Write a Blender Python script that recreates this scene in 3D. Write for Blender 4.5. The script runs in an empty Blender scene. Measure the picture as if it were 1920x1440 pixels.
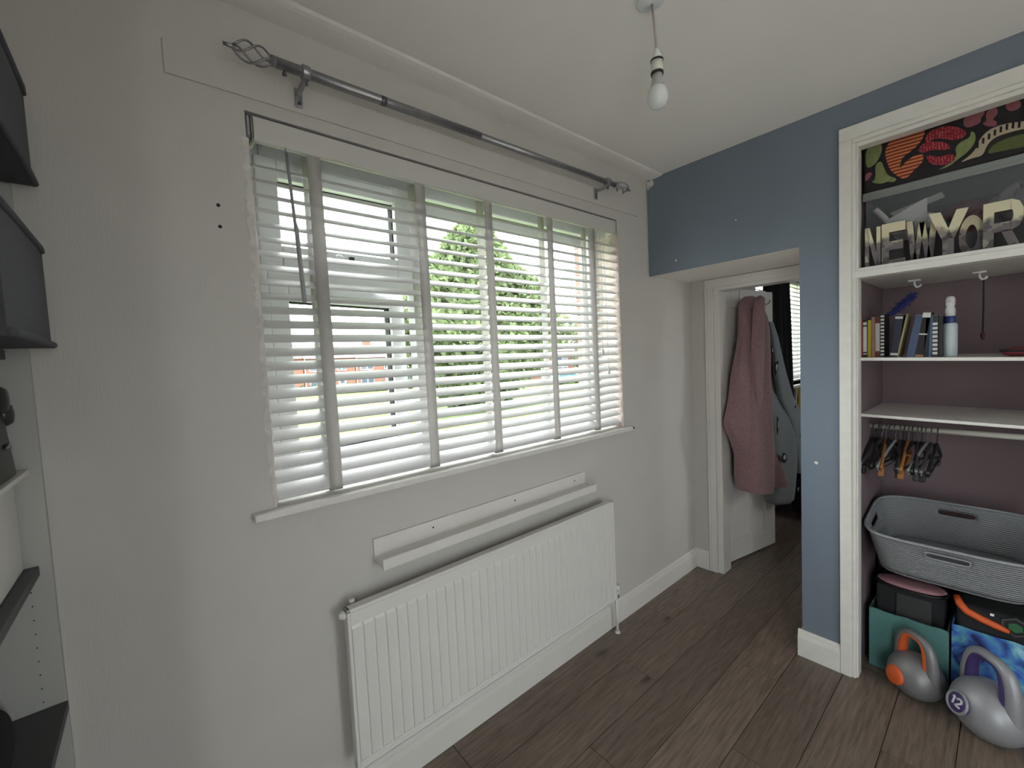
import bpy, bmesh, math, random
from mathutils import Vector, Matrix
random.seed(7)
scn = bpy.context.scene
COL = scn.collection
PI = math.pi

# ------------------------------------------------------------------ camera
cam_d = bpy.data.cameras.new('camera')
cam = bpy.data.objects.new('camera', cam_d); COL.objects.link(cam)
cam_d.sensor_width = 36.0
cam_d.lens = 796.53 / 1920 * 36.0
cam_d.clip_start = 0.02; cam_d.clip_end = 500
R_ = Vector((0.75991326, -0.64834522, -0.0466938)); U_ = Vector((0.07231143, 0.01292948, 0.99729829)); F_ = Vector((0.64598986, 0.76123669, -0.05670806))
cam.matrix_world = Matrix(((R_.x, U_.x, -F_.x, 0.0), (R_.y, U_.y, -F_.y, -1.3516), (R_.z, U_.z, -F_.z, 1.4264), (0, 0, 0, 1)))
scn.camera = cam

# ------------------------------------------------------------------ world: overcast sky
SKY = 2.4
w = bpy.data.worlds.new('overcast_sky'); scn.world = w; w.use_nodes = True
nt = w.node_tree; nt.nodes.clear()
o_ = nt.nodes.new('ShaderNodeOutputWorld'); bg = nt.nodes.new('ShaderNodeBackground')
tc = nt.nodes.new('ShaderNodeTexCoord'); sx = nt.nodes.new('ShaderNodeSeparateXYZ'); rp = nt.nodes.new('ShaderNodeValToRGB')
rp.color_ramp.elements[0].position = 0.0; rp.color_ramp.elements[0].color = (0.86, 0.90, 0.94, 1)
rp.color_ramp.elements[1].position = 1.0; rp.color_ramp.elements[1].color = (1.0, 1.0, 1.0, 1)
nt.links.new(tc.outputs['Generated'], sx.inputs[0]); nt.links.new(sx.outputs[2], rp.inputs[0])
nt.links.new(rp.outputs[0], bg.inputs[0]); bg.inputs[1].default_value = SKY
nt.links.new(bg.outputs[0], o_.inputs[0])

def portal(name, x, z, sx_, sz_, y):
    l = bpy.data.lights.new(name, 'AREA'); l.shape = 'RECTANGLE'; l.size = sx_; l.size_y = sz_; l.cycles.is_portal = True
    o = bpy.data.objects.new(name, l); COL.objects.link(o); o.location = (x, y, z); o.rotation_euler = (-PI/2, 0, 0)
portal('window_sky_portal', 1.08, 1.585, 1.75, 1.2, 0.36)
portal('bedroom_sky_portal', 4.75, 1.58, 1.9, 1.2, 0.36)
RW = (-2.60, -1.90, .06, 2.05)     # glazed opening added in the unseen left wall as fill light: y0, y1, z0, z1
portal('side_sky_portal', 0, (RW[2]+RW[3])/2, RW[1]-RW[0], RW[3]-RW[2], 0)
portal('bedroom_rear_portal', 3.875, 1.6, .35, .8, -2.56); bpy.data.objects['bedroom_rear_portal'].rotation_euler = (PI/2, 0, 0)
BW = (.45, 1.05, .45, 2.05)       # opening added in the unseen back wall as fill light: x0, x1, z0, z1
portal('rear_sky_portal', (BW[0]+BW[1])/2, (BW[2]+BW[3])/2, BW[1]-BW[0], BW[3]-BW[2], -3.26)
bpy.data.objects['rear_sky_portal'].rotation_euler = (PI/2, 0, 0)
o_ = bpy.data.objects['side_sky_portal']; o_.location = (-.66, (RW[0]+RW[1])/2, (RW[2]+RW[3])/2); o_.rotation_euler = (PI/2, 0, -PI/2)

# ------------------------------------------------------------------ colour management
scn.view_settings.view_transform = 'Standard'; scn.view_settings.look = 'None'
scn.view_settings.gamma = 1.0; scn.view_settings.use_curve_mapping = False
scn.view_settings.exposure = 2.25
scn.cycles.max_bounces = 14; scn.cycles.diffuse_bounces = 8; scn.cycles.transparent_max_bounces = 16
scn.cycles.use_denoising = True

# ================================================================== helpers
def lin(c):
    return tuple((x/255/12.92 if x/255 <= .04045 else ((x/255+.055)/1.055)**2.4) for x in c)

def mat(name, col, rough=0.6, metal=0.0, noise=0.0, nscale=20.0, bump=0.0, bscale=200.0, stretch=(1, 1, 1), spec=0.5, sheen=0.0, alpha=None, trans=0.0):
    m = bpy.data.materials.new(name); m.use_nodes = True
    n = m.node_tree.nodes; L = m.node_tree.links; b = n['Principled BSDF']
    b.inputs['Base Color'].default_value = (*col, 1); b.inputs['Roughness'].default_value = rough; b.inputs['Metallic'].default_value = metal
    b.inputs['Specular IOR Level'].default_value = spec
    if sheen: b.inputs['Sheen Weight'].default_value = sheen
    if trans: b.inputs['Transmission Weight'].default_value = trans
    t = n.new('ShaderNodeTexCoord'); mp = n.new('ShaderNodeMapping'); mp.inputs['Scale'].default_value = stretch
    L.new(t.outputs['Object'], mp.inputs[0])
    ns = n.new('ShaderNodeTexNoise'); ns.inputs['Scale'].default_value = nscale; ns.inputs['Detail'].default_value = 5
    L.new(mp.outputs[0], ns.inputs['Vector'])
    mx = n.new('ShaderNodeMix'); mx.data_type = 'RGBA'; mx.blend_type = 'MULTIPLY'
    mx.inputs[0].default_value = noise
    mx.inputs[6].default_value = (*col, 1)
    r = n.new('ShaderNodeValToRGB'); r.color_ramp.elements[0].position = .3; r.color_ramp.elements[1].position = .7
    r.color_ramp.elements[0].color = (.35, .35, .35, 1); r.color_ramp.elements[1].color = (1, 1, 1, 1)
    L.new(ns.outputs[0], r.inputs[0]); L.new(r.outputs[0], mx.inputs[7]); L.new(mx.outputs[2], b.inputs['Base Color'])
    if bump:
        n2 = n.new('ShaderNodeTexNoise'); n2.inputs['Scale'].default_value = bscale; n2.inputs['Detail'].default_value = 3
        L.new(mp.outputs[0], n2.inputs['Vector'])
        bp = n.new('ShaderNodeBump'); bp.inputs['Strength'].default_value = bump; bp.inputs['Distance'].default_value = .003
        L.new(n2.outputs[0], bp.inputs['Height']); L.new(bp.outputs[0], b.inputs['Normal'])
    return m

class MB:
    """collects shapes (world coordinates) and links them as one mesh object"""
    def __init__(s): s.v = []; s.f = []; s.m = []; s.sm = []
    def add(s, vs, fs, mi=0, smooth=False):
        k = len(s.v); s.v += [tuple(v) for v in vs]
        for f in fs: s.f.append([k+i for i in f]); s.m.append(mi); s.sm.append(smooth)
        return s
    def box(s, x0, x1, y0, y1, z0, z1, mi=0, M=None):
        vs = [Vector((x, y, z)) for x in (x0, x1) for y in (y0, y1) for z in (z0, z1)]
        if M is not None: vs = [M @ v for v in vs]
        return s.add(vs, [(0, 1, 3, 2), (4, 6, 7, 5), (0, 4, 5, 1), (2, 3, 7, 6), (0, 2, 6, 4), (1, 5, 7, 3)], mi)
    def tube(s, pts, r, n=8, mi=0, cap=True, closed=False):
        pts = [Vector(p) for p in pts]; N = len(pts); rs = r if isinstance(r, (list, tuple)) else [r]*N
        rings = []; ref = None
        for i, p in enumerate(pts):
            a = pts[(i-1) % N] if (closed or i > 0) else p; b = pts[(i+1) % N] if (closed or i < N-1) else p
            d = (b-a)
            d = d.normalized() if d.length > 1e-9 else Vector((0, 0, 1))
            if ref is None:
                ref = Vector((0, 0, 1)) if abs(d.z) < .9 else Vector((1, 0, 0))
            u = (ref - d*ref.dot(d)).normalized(); v = d.cross(u); ref = u
            rings.append([p + (u*math.cos(2*PI*k/n)+v*math.sin(2*PI*k/n))*rs[i] for k in range(n)])
        vs = [q for g in rings for q in g]; fs = []
        for i in range(N if closed else N-1):
            j = (i+1) % N
            for k in range(n): fs.append((i*n+k, i*n+(k+1) % n, j*n+(k+1) % n, j*n+k))
        if cap and not closed: fs.append(tuple(range(n))[::-1]); fs.append(tuple((N-1)*n+k for k in range(n)))
        return s.add(vs, fs, mi, True)
    def lathe(s, prof, c=(0, 0, 0), n=24, mi=0, M=None, cap=True):
        c = Vector(c); vs = []; fs = []
        for r, z in prof:
            for k in range(n):
                v = Vector((r*math.cos(2*PI*k/n), r*math.sin(2*PI*k/n), z))
                vs.append(c + (M @ v if M is not None else v))
        for i in range(len(prof)-1):
            for k in range(n): fs.append((i*n+k, i*n+(k+1) % n, (i+1)*n+(k+1) % n, (i+1)*n+k))
        if cap:
            fs.append(tuple(range(n))[::-1]); fs.append(tuple((len(prof)-1)*n+k for k in range(n)))
        return s.add(vs, fs, mi, True)
    def prism(s, poly, f0, f1, mi=0):
        """poly: 2D points; f0/f1 map a 2D point to the two end faces"""
        n = len(poly); vs = [f0(*p) for p in poly]+[f1(*p) for p in poly]
        fs = [tuple(range(n))[::-1], tuple(n+i for i in range(n))]+[(i, (i+1) % n, n+(i+1) % n, n+i) for i in range(n)]
        return s.add(vs, fs, mi)
    def grid(s, rows, mi=0, smooth=True, loop=False):
        nr = len(rows); nc = len(rows[0]); vs = [p for r in rows for p in r]; fs = []
        for i in range(nr-1):
            for k in range(nc if loop else nc-1): fs.append((i*nc+k, i*nc+(k+1) % nc, (i+1)*nc+(k+1) % nc, (i+1)*nc+k))
        return s.add(vs, fs, mi, smooth)
    def build(s, name, mats, parent=None, bevel=0, smooth=None, seg=2, sub=0, fixn=True, solid=0):
        off = wloc(parent)
        me = bpy.data.meshes.new(name)
        me.from_pydata([(a-off.x, b-off.y, c-off.z) for a, b, c in s.v], [], s.f)
        for m in (mats if isinstance(mats, (list, tuple)) else [mats]): me.materials.append(m)
        me.polygons.foreach_set('material_index', s.m)
        me.polygons.foreach_set('use_smooth', [bool(x) if smooth is None else smooth for x in s.sm])
        if fixn:
            bm = bmesh.new(); bm.from_mesh(me); bmesh.ops.recalc_face_normals(bm, faces=bm.faces); bm.to_mesh(me); bm.free()
        me.update()
        o = bpy.data.objects.new(name, me); COL.objects.link(o)
        if parent is not None: o.parent = parent
        if solid:
            md = o.modifiers.new('solidify', 'SOLIDIFY'); md.thickness = solid
        if bevel:
            md = o.modifiers.new('bevel', 'BEVEL'); md.width = bevel; md.segments = seg; md.limit_method = 'ANGLE'; md.angle_limit = math.radians(40)
            md.harden_normals = False
        if sub:
            md = o.modifiers.new('subsurf', 'SUBSURF'); md.levels = sub; md.render_levels = sub
        return o

def wloc(o):
    v = Vector((0, 0, 0))
    while o is not None:
        v = v + o.location; o = o.parent
    return v

def tag(o, label, cat, group=None, kind=None):
    if label: o['label'] = label
    if cat: o['category'] = cat
    if group: o['group'] = group
    if kind: o['kind'] = kind
    return o

def thing(name, label, cat, loc=(0, 0, 0), group=None):
    o = bpy.data.objects.new(name, None); COL.objects.link(o); o.location = loc; o.empty_display_size = .05
    return tag(o, label, cat, group)

def struct(o, label=None, cat=None):
    o['kind'] = 'structure'
    return tag(o, label, cat)

def share(src, name, loc, parent):
    o = bpy.data.objects.new(name, src.data); COL.objects.link(o); o.parent = parent; o.location = Vector(loc) - wloc(parent)
    for md in src.modifiers:
        n = o.modifiers.new(md.name, md.type)
        if md.type == 'BEVEL': n.width = md.width; n.segments = md.segments; n.limit_method = md.limit_method; n.angle_limit = md.angle_limit
    return o

# ================================================================== materials
def wallpaper():
    m = mat('painted_wallpaper', (.555, .53, .50), .85, noise=.06, nscale=6)
    n = m.node_tree.nodes; L = m.node_tree.links; b = n['Principled BSDF']
    t = n.new('ShaderNodeTexCoord'); mp = n.new('ShaderNodeMapping'); mp.inputs['Scale'].default_value = (1, 1, .12)
    ns = n.new('ShaderNodeTexNoise'); ns.inputs['Scale'].default_value = 260; ns.inputs['Detail'].default_value = 3
    L.new(t.outputs['Object'], mp.inputs[0]); L.new(mp.outputs[0], ns.inputs['Vector'])
    bp = n.new('ShaderNodeBump'); bp.inputs['Strength'].default_value = .35; bp.inputs['Distance'].default_value = .002
    L.new(ns.outputs[0], bp.inputs['Height']); L.new(bp.outputs[0], b.inputs['Normal'])
    return m
M_WALL = wallpaper()
M_CEIL = mat('ceiling_paint', (.87, .84, .80), .9, noise=.05, nscale=4, bump=.15, bscale=120)
M_BLUE = mat('slate_blue_paint', lin((112, 122, 135)), .55, noise=.12, nscale=5, bump=.25, bscale=90, stretch=(1, 1, .5))
M_MAUVE = mat('mauve_paint', lin((116, 98, 102)), .8, noise=.1, nscale=6)
M_WOOD = mat('white_gloss_paint', (.71, .685, .65), .35, noise=.05, nscale=10)
M_WOODOLD = mat('worn_white_gloss', (.72, .70, .66), .4, noise=.12, nscale=25, bump=.2, bscale=60)
M_UPVC = mat('white_upvc', (.74, .75, .76), .3, noise=.03)
M_SLAT = mat('white_slat', (.63, .62, .62), .4, noise=.03, nscale=8)
M_TAPE = mat('woven_tape', (.68, .66, .64), .9, noise=.25, nscale=160)
def add_translucency(m, c, f):
    n = m.node_tree.nodes; L = m.node_tree.links; tl = n.new('ShaderNodeBsdfTranslucent'); tl.inputs[0].default_value = (*c, 1); mx = n.new('ShaderNodeMixShader'); mx.inputs[0].default_value = f
    L.new(n['Principled BSDF'].outputs[0], mx.inputs[1]); L.new(tl.outputs[0], mx.inputs[2]); L.new(mx.outputs[0], n['Material Output'].inputs[0])
add_translucency(M_TAPE, (.66, .64, .62), .55)
M_RAD = mat('radiator_enamel', (.70, .68, .65), .35, noise=.04, nscale=8)
M_PLAST = mat('bare_plaster', (.66, .56, .51), .95, noise=.35, nscale=40, bump=1.0, bscale=90)
M_JAMB = mat('flaking_white_paint', (.70, .66, .62), .9, noise=.25, nscale=30, bump=1.0, bscale=70)
M_STEEL = mat('brushed_steel', (.36, .36, .37), .38, metal=.9, noise=.2, nscale=60)
M_STEELD = mat('dark_steel', (.14, .14, .15), .45, metal=.8)
M_DARK = mat('dark_gap', (.02, .02, .02), .9)
M_BLACK = mat('black_plastic', (.012, .012, .013), .4)
M_BLACKF = mat('black_fabric', (.014, .014, .016), .95, noise=.3, nscale=80)
M_GREYFAB = mat('charcoal_fabric', lin((86, 86, 92)), .95, noise=.25, nscale=300, bump=.3, bscale=500)
M_GREYSH = mat('dark_grey_board', lin((74, 74, 76)), .6, noise=.1, nscale=30)
M_WHITEB = mat('white_laminate', (.68, .67, .64), .5, noise=.03)
M_HOLE = M_DARK

def plank_mat():
    m = bpy.data.materials.new('grey_brown_laminate'); m.use_nodes = True
    n = m.node_tree.nodes; L = m.node_tree.links; b = n['Principled BSDF']; b.inputs['Roughness'].default_value = .42
    t = n.new('ShaderNodeTexCoord'); oi = n.new('ShaderNodeObjectInfo')
    off = n.new('ShaderNodeVectorMath'); off.operation = 'SCALE'; off.inputs['Scale'].default_value = 37.0
    cmb = n.new('ShaderNodeCombineXYZ'); L.new(oi.outputs['Random'], cmb.inputs[0]); L.new(oi.outputs['Random'], cmb.inputs[1]); L.new(cmb.outputs[0], off.inputs[0])
    add = n.new('ShaderNodeVectorMath'); add.operation = 'ADD'; L.new(t.outputs['Object'], add.inputs[0]); L.new(off.outputs[0], add.inputs[1])
    mp = n.new('ShaderNodeMapping'); mp.inputs['Scale'].default_value = (1.6, 22, 1); L.new(add.outputs[0], mp.inputs[0])
    ns = n.new('ShaderNodeTexNoise'); ns.inputs['Scale'].default_value = 4; ns.inputs['Detail'].default_value = 8; ns.inputs['Roughness'].default_value = .6; ns.inputs['Distortion'].default_value = .6
    L.new(mp.outputs[0], ns.inputs['Vector'])
    r = n.new('ShaderNodeValToRGB'); r.color_ramp.elements[0].position = .3; r.color_ramp.elements[1].position = .72
    r.color_ramp.elements[0].color = (*lin((92, 80, 71)), 1); r.color_ramp.elements[1].color = (*lin((136, 120, 107)), 1)
    L.new(ns.outputs[0], r.inputs[0])
    # knots
    mp2 = n.new('ShaderNodeMapping'); mp2.inputs['Scale'].default_value = (2.6, 7.5, 1); L.new(add.outputs[0], mp2.inputs[0])
    vo = n.new('ShaderNodeTexVoronoi'); vo.inputs['Scale'].default_value = 1.0; L.new(mp2.outputs[0], vo.inputs['Vector'])
    r2 = n.new('ShaderNodeValToRGB'); r2.color_ramp.elements[0].position = .02; r2.color_ramp.elements[1].position = .16
    r2.color_ramp.elements[0].color = (.25, .22, .2, 1); r2.color_ramp.elements[1].color = (1, 1, 1, 1)
    L.new(vo.outputs['Distance'], r2.inputs[0])
    mx = n.new('ShaderNodeMix'); mx.data_type = 'RGBA'; mx.blend_type = 'MULTIPLY'; mx.inputs[0].default_value = .85
    L.new(r.outputs[0], mx.inputs[6]); L.new(r2.outputs[0], mx.inputs[7])
    # tone per plank
    mr = n.new('ShaderNodeMapRange'); mr.inputs[3].default_value = .82; mr.inputs[4].default_value = 1.12; L.new(oi.outputs['Random'], mr.inputs[0])
    m2 = n.new('ShaderNodeVectorMath'); m2.operation = 'SCALE'; L.new(mx.outputs[2], m2.inputs[0]); L.new(mr.outputs[0], m2.inputs['Scale'])
    L.new(m2.outputs[0], b.inputs['Base Color'])
    bp = n.new('ShaderNodeBump'); bp.inputs['Strength'].default_value = .1; bp.inputs['Distance'].default_value = .002; L.new(ns.outputs[0], bp.inputs['Height']); L.new(bp.outputs[0], b.inputs['Normal'])
    return m
M_PLANK = plank_mat()

def glass_mat():
    m = bpy.data.materials.new('window_glass'); m.use_nodes = True
    n = m.node_tree.nodes; L = m.node_tree.links; n.clear()
    o = n.new('ShaderNodeOutputMaterial'); tr = n.new('ShaderNodeBsdfTransparent'); gl = n.new('ShaderNodeBsdfGlossy'); gl.inputs['Roughness'].default_value = .02
    tr.inputs[0].default_value = (.94, .96, .95, 1)
    fr = n.new('ShaderNodeFresnel'); fr.inputs[0].default_value = 1.35; mx = n.new('ShaderNodeMixShader')
    ge = n.new('ShaderNodeNewGeometry'); inv = n.new('ShaderNodeMath'); inv.operation = 'SUBTRACT'; inv.inputs[0].default_value = 1.0; L.new(ge.outputs['Backfacing'], inv.inputs[1])
    mu = n.new('ShaderNodeMath'); mu.operation = 'MULTIPLY'; L.new(fr.outputs[0], mu.inputs[0]); L.new(inv.outputs[0], mu.inputs[1])
    L.new(mu.outputs[0], mx.inputs[0]); L.new(tr.outputs[0], mx.inputs[1]); L.new(gl.outputs[0], mx.inputs[2]); L.new(mx.outputs[0], o.inputs[0])
    return m
M_GLASS = glass_mat()

def clear_plastic(name, col, a):
    m = bpy.data.materials.new(name); m.use_nodes = True
    n = m.node_tree.nodes; L = m.node_tree.links; b = n['Principled BSDF']; o = n['Material Output']
    b.inputs['Base Color'].default_value = (*col, 1); b.inputs['Roughness'].default_value = .25
    tr = n.new('ShaderNodeBsdfTransparent'); mx = n.new('ShaderNodeMixShader'); mx.inputs[0].default_value = a
    L.new(tr.outputs[0], mx.inputs[1]); L.new(b.outputs[0], mx.inputs[2]); L.new(mx.outputs[0], o.inputs[0])
    return m

# ================================================================== room shell
H = 2.40; X1 = 2.206; X2 = 2.689; YB = -3.1; XL = -0.52; XB = 6.4
WX0, WX1, WZ0, WZ1 = .245, 1.920, 1.036, 2.133
BX0, BX1, BZ0, BZ1 = 3.78, 5.66, 1.06, 2.12
# floor: a base with laminate planks laid along the window wall
b = MB().box(XL-.1, XB+.1, YB-.1, .02, -.12, -.012)
floor = struct(b.build('floor', M_DARK), 'grey brown oak laminate floor', None)
rowh = .176; y = -.0155; row = 0; proto = {}
while y > YB:
    y1 = max(y-rowh, YB)
    x = XL - (row*.457 % 1.28) - (0.0)
    while x < XB:
        xa = max(x, XL); xb = min(x+1.28, XB)
        if xb - xa > .03 and not (y < -1.9 and x > 2.7) and not (x > 3.4 and y < -1.5):
            g = .0011
            p = MB().box(xa+g, xb-g, y1+g, y-g, -.012, 0).build('plank', M_PLANK, floor, bevel=.0009, seg=1)
        x += 1.28
    y = y1; row += 1

def wall_cells(b, xs, zs, y0, y1, holes):
    for i in range(len(xs)-1):
        for k in range(len(zs)-1):
            cx = (xs[i]+xs[i+1])/2; cz = (zs[k]+zs[k+1])/2
            if any(h[0] < cx < h[1] and h[2] < cz < h[3] for h in holes): continue
            b.box(xs[i], xs[i+1], y0, y1, zs[k], zs[k+1])
b = MB()
wall_cells(b, [XL-.1, WX0, WX1, BX0, BX1, XB], [-.1, WZ0-.02, WZ1, H+.1] if False else [-.1, WZ0, BZ0, BZ1, WZ1, H+.1], 0, .23,
           [(WX0, WX1, WZ0, WZ1), (BX0, BX1, BZ0, BZ1)])
wall_front = struct(b.build('wall_front', M_WALL), 'white textured wallpaper wall around the window')
# outer brick leaf beyond the reveal: plain leaf plus single bricks by the right reveal
M_BRICK = mat('red_brown_brick', (.36, .22, .18), .9, noise=.4, nscale=25, bump=.5, bscale=80)
M_MORTAR = mat('mortar', (.45, .42, .38), .95)
b = MB()
wall_cells(b, [XL-.1, WX0-.02, WX1-.02, BX0, BX1, XB], [-.6, WZ0-.06, BZ0, BZ1, WZ1, H+.5], .23, .278, [(WX0-.02, WX1-.02, WZ0-.06, WZ1), (BX0, BX1, BZ0, BZ1)])
outer = struct(b.build('wall_outer', M_MORTAR), 'outer brick leaf of the house wall')
zb = WZ0-.05; i = 0
while zb < WZ1-.06:
    MB().box(WX1-.024, WX1+.19-(.1 if i % 2 else 0), .231, .281, zb, zb+.065).build('brick', M_BRICK, outer, bevel=.003, seg=1)
    zb += .075; i += 1
# rough plaster edges of the window reveal
def rough_edge(x, side, z0, z1, jag):
    rows = []; N = 90
    for i in range(N+1):
        z = z0+(z1-z0)*i/N
        j = jag*random.random()**1.6; k = random.uniform(-.002, .004)
        rows.append([(x - side*(.004+j), -.0012, z), (x+side*.003, -.004-k*.4, z), (x+side*(.006+k), .004, z), (x+side*(.005+k), .05, z), (x+side*(.004+random.uniform(0, .003)), .1, z), (x+side*.004, .149, z)])
    return MB().grid(rows, smooth=False)
rough_edge(WX0, 1, WZ0+.002, 2.06, .012).build('reveal_edge', M_JAMB, wall_front)['label'] = 'rough flaking plaster edge of the left window reveal'
rough_edge(WX1, -1, WZ0+.002, 2.07, .010).build('reveal_edge', M_PLAST, wall_front)['label'] = 'rough pinkish plaster edge of the right window reveal'

b = MB()
for (a0, a1, c0, c1) in ((YB, RW[0], 0, H), (RW[1], 0, 0, H), (RW[0], RW[1], 0, RW[2]), (RW[0], RW[1], RW[3], H)): b.box(XL-.1, XL, a0, a1, c0, c1)
wall_left = struct(b.build('wall_left', M_WALL), 'white wall behind the shelf unit')
b = MB(); wall_cells(b, [XL, BW[0], BW[1], X1+.9], [0, BW[2], BW[3], H], YB-.12, YB, [BW])
wall_back = struct(b.build('wall_back', M_WALL), 'white wall with a window behind the viewer')
rw = bpy.data.objects.new('window_4', None); COL.objects.link(rw); rw.location = (.775, YB-.1, BW[2]); struct(rw, 'plain window in the wall behind the viewer')
b = MB(); b.box(BW[0], BW[0]+.05, YB-.11, YB-.05, BW[2], BW[3]); b.box(BW[1]-.05, BW[1], YB-.11, YB-.05, BW[2], BW[3]); b.box(BW[0]+.05, BW[1]-.05, YB-.11, YB-.05, BW[2], BW[2]+.05); b.box(BW[0]+.05, BW[1]-.05, YB-.11, YB-.05, BW[3]-.05, BW[3])
b.build('frame', M_UPVC, rw, bevel=.004)
MB().box(BW[0]+.05, BW[1]-.05, YB-.084, YB-.076, BW[2]+.05, BW[3]-.05).build('pane', M_GLASS, rw)
rw = bpy.data.objects.new('window_3', None); COL.objects.link(rw); rw.location = (XL-.06, (RW[0]+RW[1])/2, RW[2]); struct(rw, 'glazed door in the left wall beside the viewer')
b = MB(); xa, xb = XL-.09, XL-.03; b.box(xa, xb, RW[0], RW[0]+.05, RW[2], RW[3]); b.box(xa, xb, RW[1]-.05, RW[1], RW[2], RW[3]); b.box(xa, xb, RW[0]+.05, RW[1]-.05, RW[2], RW[2]+.05); b.box(xa, xb, RW[0]+.05, RW[1]-.05, RW[3]-.05, RW[3])
b.build('frame', M_UPVC, rw, bevel=.004)
MB().box(XL-.064, XL-.056, RW[0]+.05, RW[1]-.05, RW[2]+.05, RW[3]-.05).build('pane', M_GLASS, rw)
ceiling = struct(MB().box(XL-.1, XB+.1, YB-.1, .0, H, H+.1).build('ceiling', M_CEIL), 'plain white plaster ceiling')
# slight plaster coving along the window wall
prof = [(0, 0), (0, .003), (-.05, .0075), (-.082, .0075), (-.097, .005), (-.106, 0)]
MB().prism([(-a, c) for a, c in prof], lambda a, c: (XL, -a, H-c), lambda a, c: (X1, -a, H-c)).build('ceiling_strip', M_CEIL, ceiling)

# blue wall: lintel over the doorway recess, pier, piece above the wardrobe alcove
b = MB()
b.box(X1+.006, X2, -.742, 0, 1.866, H)                       # lintel (white underside)
b.box(X1+.006, X2, -.93, -.742, 0, H)                          # pier core
b.box(X1+.006, 2.80, YB, -.93, 2.27, H)                        # above alcove
b.box(X1+.006, 2.80, YB, -1.92, 0, 2.27)
wall_right = struct(b.build('wall_right', M_CEIL), 'slate blue wall with doorway recess and wardrobe alcove')
b = MB()
b.box(X1, X1+.006, -.742, -.006, 1.863, H); b.box(X1, X1+.006, -.93, -.742, 0, H); b.box(X1, X1+.006, YB, -.93, 2.26, H); b.box(X1, X1+.006, YB, -1.92, 0, 2.26)
b.build('blue_paint', M_BLUE, wall_right)['label'] = 'slate blue painted face of the wall'
# chips of missing paint
def chip(c, r, n=9, name='paint_chip'):
    pts = []
    for i in range(n):
        a = 2*PI*i/n; q = r*random.uniform(.5, 1.2); pts.append((c[1]+q*math.cos(a), c[2]+q*math.sin(a)*1.1))
    MB().prism(pts, lambda y, z: (X1+.001, y, z), lambda y, z: (X1-.0008, y, z)).build(name, M_WOOD, wall_right)['label'] = 'white chip in the blue paint'
chip((0, -.024, 2.375), .022); chip((0, -.04, 2.366), .012); chip((0, -.0155, 2.352), .012); chip((0, -.799, .910), .0065); chip((0, -.48, 2.05), .004); chip((0, -.17, 1.92), .006); chip((0, -.925, 1.15), .004)

# wall behind the recess with the bedroom doorway
b = MB()
b.box(X2, X2+.10, -.165, 0, 0, H); b.box(X2, X2+.10, -.165-.60, -.165, 1.862, H); b.box(X2, X2+.10, -.93, -.765, 0, H)
wall_recess = struct(b.build('wall_recess', M_WALL), 'white wall at the back of the doorway recess')
# wardrobe alcove
XC = 2.80
b = MB(); b.box(XC, XC+.04, -1.92, -.93, 0, 2.27); b.box(X1+.02, XC, -.933, -.925, 0, 2.27)
wall_alcove = struct(b.build('wall_alcove', M_MAUVE), 'dull mauve wall inside the wardrobe alcove')
# bedroom shell
b = MB(); b.box(XB, XB+.1, -2.4, 0, 0, H); wall_cells(b, [XC+.08, 3.7, 4.05, XB], [0, 1.2, 2.0, H], -2.5, -2.4, [(3.7, 4.05, 1.2, 2.0)]); b.box(XC+.045, XC+.08, -2.4, -.93, 0, H)  # hole added in the unseen bedroom side to brighten door and coats
wall_bedroom = struct(b.build('wall_bedroom', M_WALL), 'pale wall of the bedroom beyond the door')

# baseboards
def skirting(b, p0, p1, out, h=.122):
    """profile swept from p0 to p1 (2D), out = outward unit vector"""
    pr = [(0, 0), (.016, 0), (.016, h-.034), (.0145, h-.03), (.0145, h-.026), (.012, h-.02), (.011, h-.008), (.004, h), (0, h)]
    b.prism(pr, lambda d, z: (p0[0]+out[0]*d, p0[1]+out[1]*d, z), lambda d, z: (p1[0]+out[0]*d, p1[1]+out[1]*d, z))
b = MB(); skirting(b, (-.19, 0), (X2-.012, 0), (0, -1)); struct(b.build('baseboard_front', M_WOOD), 'white baseboard under the radiator')
b = MB(); skirting(b, (X2, -.0), (X2, -.098), (-1, 0)); struct(b.build('baseboard_recess', M_WOOD), 'short white baseboard beside the bedroom door frame')
b = MB(); skirting(b, (X1, -.727), (X1, -.886), (-1, 0)); skirting(b, (X1-.0, -.742), (X2, -.742), (0, 1)); struct(b.build('baseboard_pier', M_WOODOLD), 'white baseboard at the foot of the blue pier')

# wardrobe frame (trim_1)
YF0, YF1, ZF0, ZF1 = -.886, -.946, 2.292, 2.208
YR0, YR1 = -1.86, -1.925
b = MB()
b.box(X1-.017, X1, YF1+.02, YF0, 0, ZF1+.032); b.box(X1-.017, X1, YR1, YF0, ZF1+.032, ZF0); b.box(X1-.017, X1, YR1, YR0+.02, 0, ZF1+.032)
b.box(X1-.010, X1+.04, YF1+.006, YF1+.0205, 0, ZF1+.0165); b.box(X1-.010, X1+.04, YR0, YF1+.02, ZF1+.016, ZF1+.034)
b.box(X1-.0, X1+.055, YF1, YF1+.008, 0, ZF1+.001); b.box(X1, X1+.055, YR0, YF1+.008, ZF1, ZF1+.0165)
struct(b.build('trim_1', M_WOODOLD, bevel=.003), 'worn white timber frame around the wardrobe alcove')
# cross rail + cupboard shelf
b = MB(); b.box(X1-.012, X1+.02, YR0, YF1+.008, 1.690, 1.716); b.box(X1-.004, X1+.03, YR0, YF1+.008, 1.716, 1.730)
rail_t = b.build('trim_2', M_WOODOLD, bevel=.002); struct(rail_t, 'white cross rail of the wardrobe frame under the letters')

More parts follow.
